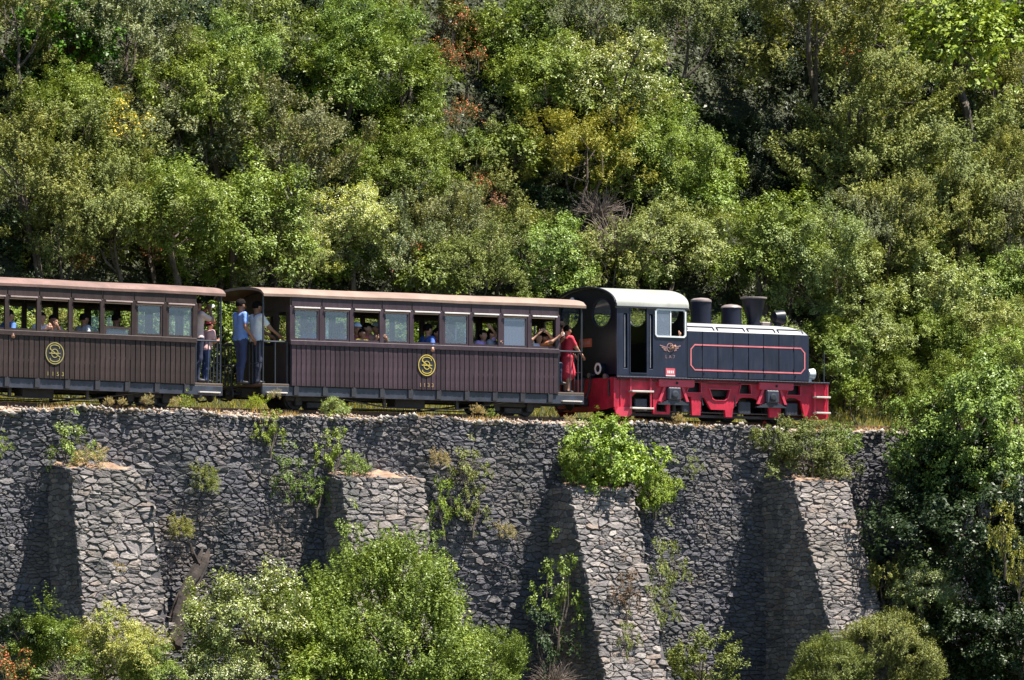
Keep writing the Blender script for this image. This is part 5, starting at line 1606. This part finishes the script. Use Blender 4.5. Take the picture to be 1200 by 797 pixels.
# ---------------------------------------------------------------- people
def surface_nets(F):
    """closed quad surface of F=0 on a grid (index space)"""
    ins = F < 0
    sh = tuple(s-1 for s in F.shape)
    acc, cnt = np.zeros(sh+(3,)), np.zeros(sh)
    crn = [(i, j, k) for i in (0, 1) for j in (0, 1) for k in (0, 1)]
    sl = lambda c: tuple(slice(c[d], c[d]+sh[d]) for d in range(3))
    for a in crn:
        for ax in range(3):
            if a[ax]: continue
            b = tuple(a[d]+(d == ax) for d in range(3))
            fa, fb = F[sl(a)], F[sl(b)]
            m = ins[sl(a)] != ins[sl(b)]
            t = np.where(m, fa/np.where(m, fa-fb, 1), 0)
            for d in range(3): acc[..., d] += np.where(m, a[d]+(t if d == ax else 0), 0)
            cnt += m
    act = cnt > 0
    idx = -np.ones(sh, int)
    idx[act] = np.arange(act.sum())
    V = np.argwhere(act)+acc[act]/cnt[act][:, None]
    Q = []
    for ax in range(3):
        o = [d for d in range(3) if d != ax]
        lo = [slice(None)]*3
        hi = [slice(None)]*3
        lo[ax], hi[ax] = slice(0, -1), slice(1, None)
        e = np.argwhere(ins[tuple(lo)] != ins[tuple(hi)])
        e = e[(e[:, o[0]] > 0) & (e[:, o[1]] > 0) & (e[:, o[0]] < sh[o[0]]) & (e[:, o[1]] < sh[o[1]])]
        def cell(d0, d1):
            c = e.copy()
            c[:, o[0]] -= d0
            c[:, o[1]] -= d1
            return idx[c[:, 0], c[:, 1], c[:, 2]]
        q = np.stack([cell(1, 1), cell(0, 1), cell(0, 0), cell(1, 0)], 1)
        fl = ins[e[:, 0], e[:, 1], e[:, 2]]
        if ax == 1: fl = ~fl
        q[~fl] = q[~fl][:, ::-1]
        Q.append(q)
    return V, np.concatenate(Q)
SKIN = paint('skin', (0.42, 0.22, 0.15), 0.5, var=0.1)
TAN = paint('tanned_skin', (0.28, 0.14, 0.09), 0.5, var=0.1)
HAIR = paint('dark_hair', (0.010, 0.008, 0.008), 0.9, var=0.4, scale=30, spec=0.1, bump=0.6, bscale=60)
SHOE = paint('shoe', (0.03, 0.03, 0.035), 0.6)
LIP = paint('lips', (0.30, 0.09, 0.08), 0.5)
EYE = paint('eye', (0.02, 0.02, 0.02), 0.2)
CLOTH = {}
def cloth(c):
    if c not in CLOTH: CLOTH[c] = paint('cloth_%d' % len(CLOTH), c, 0.85, var=0.15, scale=8, bump=0.25, bscale=25)
    return CLOTH[c]
def elbow(s, h, l1, l2, pole):
    d = h-s
    L_ = min(d.length, (l1+l2)*0.98)
    dn = d.normalized()
    a = (l1*l1-l2*l2+L_*L_)/(2*L_)
    b = math.sqrt(max(0, l1*l1-a*a))
    pv = (pole-dn*pole.dot(dn)).normalized()
    return s+dn*a+pv*b, s+dn*L_
def person(label, loc, face, height, shirt, pants, hands=((0.12, 0.26, 0.80), (0.12, -0.26, 0.80)), sit=False, skin=None, hair='short', cap=None, sleeve='short', leg_turn=0.0, bare_legs=False, lean=0.0, turn=0.0, group=None, skirt=None):
    """height in metres; hands (left, right) relative to a 1.75 m body, x forward, y left, z up from the feet (from the seat when sitting)"""
    k = height/1.75
    skin = skin or SKIN
    e = empty('person', loc, (0, 0, face), label, 'person', group)
    V3 = Vector
    z0 = 0.0 if sit else 0.92
    pel = V3((0, 0, z0+0.02))
    che = V3((lean*0.38, 0, z0+0.38))
    nek = V3((lean*0.52, 0, z0+0.55))
    hed = V3((lean*0.60+0.02, 0, z0+0.70))
    caps = []
    def C(a, b, ra, rb, tag): caps.append((V3(a), V3(b), ra, rb, tag))
    for s in (-1, 1):
        C(pel+V3((0, s*0.075, 0)), che+V3((0, s*0.05, -0.16)), 0.115, 0.105, 'shirt')
        C(che+V3((0, s*0.06, -0.16)), che+V3((0.01, s*0.09, 0.05)), 0.105, 0.115, 'shirt')
        C(che+V3((0, s*0.09, 0.08)), nek+V3((0, s*0.155, -0.045)), 0.08, 0.062, 'shirt')
    C(nek+V3((0, 0, -0.06)), hed+V3((-0.015, 0, -0.06)), 0.058, 0.050, 'skin')
    ct, st = math.cos(turn), math.sin(turn)
    def H(x, y, z): return hed+V3((x*ct-y*st, x*st+y*ct, z))
    C(H(-0.015, 0, 0.035), H(0.0, 0, -0.01), 0.092, 0.085, 'skin')
    C(H(0.03, 0, -0.03), H(0.045, 0, -0.085), 0.062, 0.038, 'skin')
    C(H(0.09, 0, 0.005), H(0.112, 0, -0.028), 0.010, 0.016, 'skin')
    for s in (-1, 1): C(H(-0.005, s*0.093, 0.01), H(-0.012, s*0.098, -0.03), 0.016, 0.012, 'skin')
    fingers = MB()
    for s, hd in zip((1, -1), hands):
        sh = nek+V3((0, s*0.185, -0.055))
        hd = V3(hd)
        pole = V3((-0.6, s*0.5, -0.7)) if hd.z < sh.z+0.1 else V3((0.1, s*0.9, -0.5))
        el, wr = elbow(sh, hd, 0.29, 0.26, pole)
        mid = sh.lerp(el, 0.62)
        C(sh, mid, 0.060, 0.056, 'shirt')
        C(mid, el, 0.045, 0.040, 'shirt' if sleeve == 'long' else 'skin')
        C(el, wr, 0.041, 0.027, 'shirt' if sleeve == 'long' else 'skin')
        dr = (wr-el).normalized()
        C(wr, wr+dr*0.075, 0.026, 0.034, 'skin')
        sd = dr.cross(V3((1, 0.2, 0.1))).normalized()
        nrm = dr.cross(sd)
        pb = wr+dr*0.085
        for i, (o_, ln) in enumerate(((-0.030, 0.070), (-0.010, 0.082), (0.010, 0.078), (0.028, 0.060))):
            a0 = pb+sd*o_
            a1 = a0+dr*ln*0.55+nrm*0.008
            a2 = a1+dr*ln*0.40+nrm*0.028
            fingers.tube([(a0-dr*0.03)*k, a0*k, a1*k, a2*k], [0.009*k, 0.0095*k, 0.0085*k, 0.006*k], 6)
        t0 = wr+dr*0.03+sd*-0.028
        fingers.tube([t0*k, (t0+dr*0.03-sd*0.028)*k, (t0+dr*0.062-sd*0.036+nrm*0.01)*k], [0.012*k, 0.011*k, 0.007*k], 6)
    lt = 'skin' if bare_legs else 'pants'
    for s in (-1, 1):
        hp_ = pel+V3((0, s*0.095, -0.03))
        if sit:
            cl_, sl_ = math.cos(leg_turn), math.sin(leg_turn)
            hp_ = pel+V3((-s*0.095*sl_, s*0.095*cl_, -0.03))
            kn = V3((0.42*cl_-s*0.10*sl_, 0.42*sl_+s*0.10*cl_, 0.02))
            an = V3((0.43*cl_-s*0.10*sl_, 0.43*sl_+s*0.10*cl_, -0.40))
        else:
            kn = V3((0.03+0.03*s, s*0.105, 0.50))
            an = V3((-0.01+0.04*s, s*0.11, 0.085))
        C(hp_, kn, 0.098, 0.062, 'pants')
        C(kn, kn.lerp(an, 0.35)+V3((-0.015, 0, 0)), 0.060, 0.058, lt)
        C(kn.lerp(an, 0.35)+V3((-0.015, 0, 0)), an, 0.056, 0.040, lt)
        C(an+V3((-0.02, 0, -0.045)), an+V3((0.15*math.cos(leg_turn), 0.15*math.sin(leg_turn)+s*0.02, -0.055)), 0.040, 0.034, 'shoe')
    if skirt:
        C(pel+V3((0, 0, -0.05)), pel+V3((0.02, 0, -0.42)), 0.16, 0.21, 'pants')
    caps = [(a*k, b*k, ra*k, rb*k, t) for a, b, ra, rb, t in caps]
    P = np.array([c[i][:] for c in caps for i in (0, 1)])
    R_ = max(max(c[2], c[3]) for c in caps)
    lo, hi = P.min(0)-0.16*k, P.max(0)+0.16*k
    g = 0.017
    dims = np.ceil((hi-lo)/g).astype(int)+1
    ax = [lo[d]+g*np.arange(dims[d]) for d in range(3)]
    G = np.stack(np.meshgrid(*ax, indexing='ij'), -1)
    def dist(p, c):
        a, b = np.array(c[0]), np.array(c[1])
        ab = b-a
        t = np.clip(((p-a)@ab)/max(1e-9, ab@ab), 0, 1)
        return np.linalg.norm(p-(a+t[..., None]*ab), axis=-1)-(c[2]+(c[3]-c[2])*t)
    kk = 0.016*k
    S = np.zeros(tuple(dims))
    for c in caps: S += np.exp(-np.clip(dist(G, c)/kk, -40, 40))
    F = -kk*np.log(S+1e-30)
    V, Q = surface_nets(F)
    V = lo+V*g
    cen = V[Q].mean(1)
    tags = np.array([dist(cen, c) for c in caps]).argmin(0)
    slot = {'shirt': 1, 'pants': 2, 'shoe': 3, 'skin': 0}
    mi = np.array([slot[caps[t][4]] for t in tags])
    if sit is False: mi[(mi == 1) & (cen[:, 2] < (z0-0.02)*k)] = 2
    fv = np.array(fingers.v)
    me = bpy.data.meshes.new('body')
    faces = [tuple(q) for q in Q]+[tuple(i+len(V) for i in f) for f in fingers.f]
    me.from_pydata([tuple(v) for v in np.concatenate([V, fv])], [], faces)
    me.polygons.foreach_set('material_index', np.concatenate([mi, np.zeros(len(fingers.f), int)]).astype(np.int32))
    smooth(me)
    for m_ in (skin, cloth(shirt), cloth(pants), SHOE): me.materials.append(m_)
    link('body', me, None, e)
    hc = hed*k
    rz = (0, 0, turn)
    def cap_shell(rx, ry, rzz, cut, back, mat, name, dz=0.0):
        bm = bmesh.new()
        bmesh.ops.create_uvsphere(bm, u_segments=20, v_segments=14, radius=1)
        dele = [v for v in bm.verts if v.co.z < cut-(back if v.co.x < -0.15 else (back*0.5 if abs(v.co.y) > 0.75 else 0))]
        bmesh.ops.delete(bm, geom=dele, context='VERTS')
        for v in bm.verts:
            lump = 1+(0.05*math.sin(v.co.x*9+v.co.y*7)+0.04*math.sin(v.co.z*11+v.co.y*5)) if name == 'hair' else 1
            v.co = Vector((v.co.x*rx*lump-0.012, v.co.y*ry*lump, v.co.z*rzz*lump+0.03+dz))*k
        m_ = bpy.data.meshes.new(name)
        bm.to_mesh(m_)
        bm.free()
        smooth(m_)
        o_ = link(name, m_, mat, e, hc, rz)
        so = o_.modifiers.new('thickness', 'SOLIDIFY')
        so.thickness = 0.012*k
        so.offset = 0
        return o_
    cap_shell(0.108, 0.103, 0.106, 0.18, 0.75 if hair == 'short' else 1.1, HAIR, 'hair')
    if hair == 'long':
        hm = MB().tube([(-0.06*k, 0, 0.05*k), (-0.10*k, 0, -0.05*k), (-0.11*k, 0, -0.18*k), (-0.10*k, 0, -0.26*k)], [0.06*k, 0.085*k, 0.075*k, 0.03*k], 10)
        hm.build('hair_fall', HAIR, e, hc, rz, sm=True)
    if cap:
        cm = cloth(cap)
        co = cap_shell(0.117, 0.112, 0.115, 0.22, 0.22, cm, 'cap')
        br = MB()
        n_ = 9
        vs = []
        for i in range(n_):
            a = -1.0+2.0*i/(n_-1)
            vs += [(0.10*math.cos(a)*k, 0.108*math.sin(a)*k, 0.055*k), ((0.115+0.075*math.cos(a))*math.cos(a*0.75)*k, 0.115*math.sin(a)*k, 0.045*k)]
        br.add(vs, [(2*i, 2*i+1, 2*i+3, 2*i+2) for i in range(n_-1)])
        b_ = br.build('brim', cm, co)
        so = b_.modifiers.new('thickness', 'SOLIDIFY')
        so.thickness = 0.006
    for s in (-1, 1):
        MB().lathe([(0.002, -0.011*k), (0.010*k, -0.005*k), (0.010*k, 0.005*k), (0.002, 0.011*k)], (0, 0, 0), 'x', 8).build('eye', EYE, e, hc+Vector((0.079*ct-s*0.033*st, 0.079*st+s*0.033*ct, 0.008))*k, rz, sm=True)
    MB().box(-0.006*k, 0.006*k, -0.022*k, 0.022*k, -0.005*k, 0.005*k, 0.002*k).build('mouth', LIP, e, hc+Vector((0.083*ct, 0.083*st, -0.062))*k, rz)
    return e
WHITE, LBLUE, NAVY, JEAN, RED, PINK = (0.72, 0.72, 0.74), (0.17, 0.30, 0.66), (0.02, 0.025, 0.06), (0.03, 0.055, 0.16), (0.55, 0.03, 0.06), (0.60, 0.36, 0.36)
FL = 0.585                                            # platform floor
def on(px, Y): return float(at(px, 455, Y)[0])
# tail carriage, front platform: a man photographing and a child in a red cap
person('person in red and white holding a small camera up on the tail carriage platform', (on(233, -0.80)+0.05, -0.62, FL), 0.1, 1.72, (0.62, 0.45, 0.43), NAVY,
       hands=((0.27, 0.09, 1.52), (0.27, -0.10, 1.50)), skin=TAN, group=None)
cb = MB().box(-0.03, 0.03, -0.055, 0.055, -0.035, 0.035, 0.008)
cb.lathe([(0.028, 0.0), (0.028, 0.05), (0.02, 0.055)], (0.025, 0, 0), 'x', 14)
x_, y_ = on(233, -0.80)+0.05, -0.62
o = cb.build('camera', M['white'], None, (x_+0.36, y_+0.02, FL+1.58), (0, 0, 0.1))
setp(o, 'small pale camera held up by the person on the tail carriage platform', 'camera')
person('child with a red and white cap leaning on the railing of the tail carriage platform', (on(246, -0.85), -0.66, FL), 0.15, 1.28, PINK, JEAN,
       hands=((0.36, 0.12, 1.18), (0.36, -0.12, 1.18)), cap=(0.60, 0.10, 0.16), lean=0.25)
# second carriage, rear platform: two men
person('man in a light blue short-sleeved shirt and dark blue trousers standing on the rear platform', (on(283, -0.45), -0.40, FL), 0.05, 1.76, LBLUE, (0.03, 0.045, 0.12),
       hands=((0.30, 0.20, 1.05), (0.10, -0.30, 0.95)), skin=TAN)
person('man in a white short-sleeved shirt with his hand on the platform railing', (on(303, -0.6), -0.52, FL), 0.05, 1.72, WHITE, NAVY,
       hands=((0.40, 0.10, 1.05), (0.42, -0.24, 1.02)), skin=TAN)
# second carriage, front platform
person('person in a red shirt and red skirt standing at the front platform railing', (on(666, -0.6), -0.55, FL), 0.1, 1.45, RED, (0.50, 0.03, 0.06),
       hands=((0.36, 0.14, 1.0), (0.34, -0.20, 0.98)), bare_legs=True, skirt=True)
person('dark-haired person in a white shirt behind the red-dressed one on the front platform', (on(660, -0.2), -0.1, FL), 0.3, 1.56, WHITE, NAVY, skin=TAN, hair='long')
# passengers at the windows
ST = 1.16
def seat(px, Y): return (float(at(px, 395, Y)[0]), Y, ST)
seat_ppl = [
 ('passenger with a pale blue cap in the crowded window', 418, -0.66, -1.9, 1.60, (0.30, 0.06, 0.08), (0.55, 0.66, 0.85), {}, 'short'),
 ('dark-haired passenger leaning out between two capped ones in the crowded window', 430, -0.66, -1.2, 1.62, (0.45, 0.12, 0.10), None, dict(l=(0.22, 0.14, 0.42)), 'short'),
 ('passenger with a grey-green cap and arms on the crowded window sill', 441, -0.70, -1.7, 1.64, (0.38, 0.20, 0.15), (0.20, 0.26, 0.24), dict(l=(0.25, 0.14, 0.43), r=(0.25, -0.12, 0.43)), 'short'),
 ('dark-haired passenger in blue seen sideways in the window beside the gold emblem', 501, -0.68, 0.1, 1.66, (0.05, 0.12, 0.40), None, {}, 'short'),
 ('girl in a lilac top raising her arm out of the carriage window', 566, -0.66, -1.5, 1.50, (0.50, 0.34, 0.66), None, dict(l=(0.22, 0.10, 0.86)), 'long'),
 ('dark-haired passenger in grey leaning on the sill beside the girl in lilac', 576, -0.70, -0.9, 1.56, (0.26, 0.26, 0.30), None, dict(l=(0.25, 0.12, 0.43), r=(0.25, -0.15, 0.43)), 'long'),
 ('child in a white top waving from the last window before the locomotive', 631, -0.72, -1.6, 1.45, (0.66, 0.62, 0.70), None, dict(l=(0.20, 0.12, 0.84), r=(0.24, -0.14, 0.80)), 'long'),
 ('child in orange stretching an arm out of the window before the locomotive', 638, -0.70, -0.9, 1.45, (0.62, 0.20, 0.08), None, dict(l=(0.46, 0.10, 0.66), r=(0.44, -0.1, 0.74)), 'short'),
 ('passenger in a blue shirt seen sideways in the rearmost window', 10, -0.68, 0.1, 1.64, (0.07, 0.16, 0.42), None, {}, 'short'),
 ('passenger in a white top with arms folded on the tail carriage window sill', 48, -0.70, -1.4, 1.58, (0.70, 0.66, 0.68), None, dict(l=(0.27, 0.08, 0.43), r=(0.27, -0.06, 0.43)), 'short'),
 ('small passenger with bare arms beside the one with folded arms in the tail carriage', 62, -0.66, -1.8, 1.48, (0.55, 0.38, 0.36), None, dict(l=(0.30, 0.05, 0.5), r=(0.30, -0.05, 0.55)), 'short'),
 ('dark-clothed passenger slumped by the half-lowered tail carriage window', 136, -0.45, 0.3, 1.66, (0.03, 0.03, 0.04), None, {}, 'short'),
 ('passenger in pale blue behind the closed rear window of the second carriage', 362, -0.40, 0.1, 1.62, (0.42, 0.50, 0.70), None, {}, 'short'),
 ('passenger in a pink top seen sideways behind the second closed window', 398, -0.62, 0.2, 1.58, (0.60, 0.42, 0.40), None, {}, 'long'),
 ('passenger in a red top with a raised hand beside the dark-haired one in blue', 512, -0.70, -1.3, 1.50, (0.50, 0.06, 0.07), None, dict(l=(0.20, 0.14, 0.80)), 'long'),
 ('passenger in pale grey in the tail carriage window next to the half-lowered one', 98, -0.62, 0.1, 1.60, (0.40, 0.42, 0.46), None, {}, 'short'),
 ('small passenger in yellow peering over the sill of the crowded window', 424, -0.78, -1.5, 1.34, (0.62, 0.45, 0.10), None, {}, 'short'),
]
for lab, px, Y, fc, hgt, sh, cap, hd, hr in seat_ppl:
    person(lab, seat(px, Y), fc, hgt, sh, NAVY, hands=(hd.get('l', (0.10, 0.22, 0.12)), hd.get('r', (0.10, -0.22, 0.12))), sit=True, leg_turn=-fc+(math.pi if abs(fc) > 1.55 else 0), cap=cap, hair=hr, skin=TAN if len(lab) % 2 else SKIN)
person('driver in dark clothes resting a bare forearm on the cab window sill', (1.40, -0.86, 1.28), -1.0, 1.72, (0.04, 0.045, 0.06), NAVY, hands=((0.36, 0.12, 0.60), (0.25, -0.2, 0.3)), sit=True, leg_turn=1.0)
MB().box(1.2, 1.6, -1.05, -0.65, 1.0, 1.24, 0.02).build('driver_seat', M['loco_dark'], Lo)
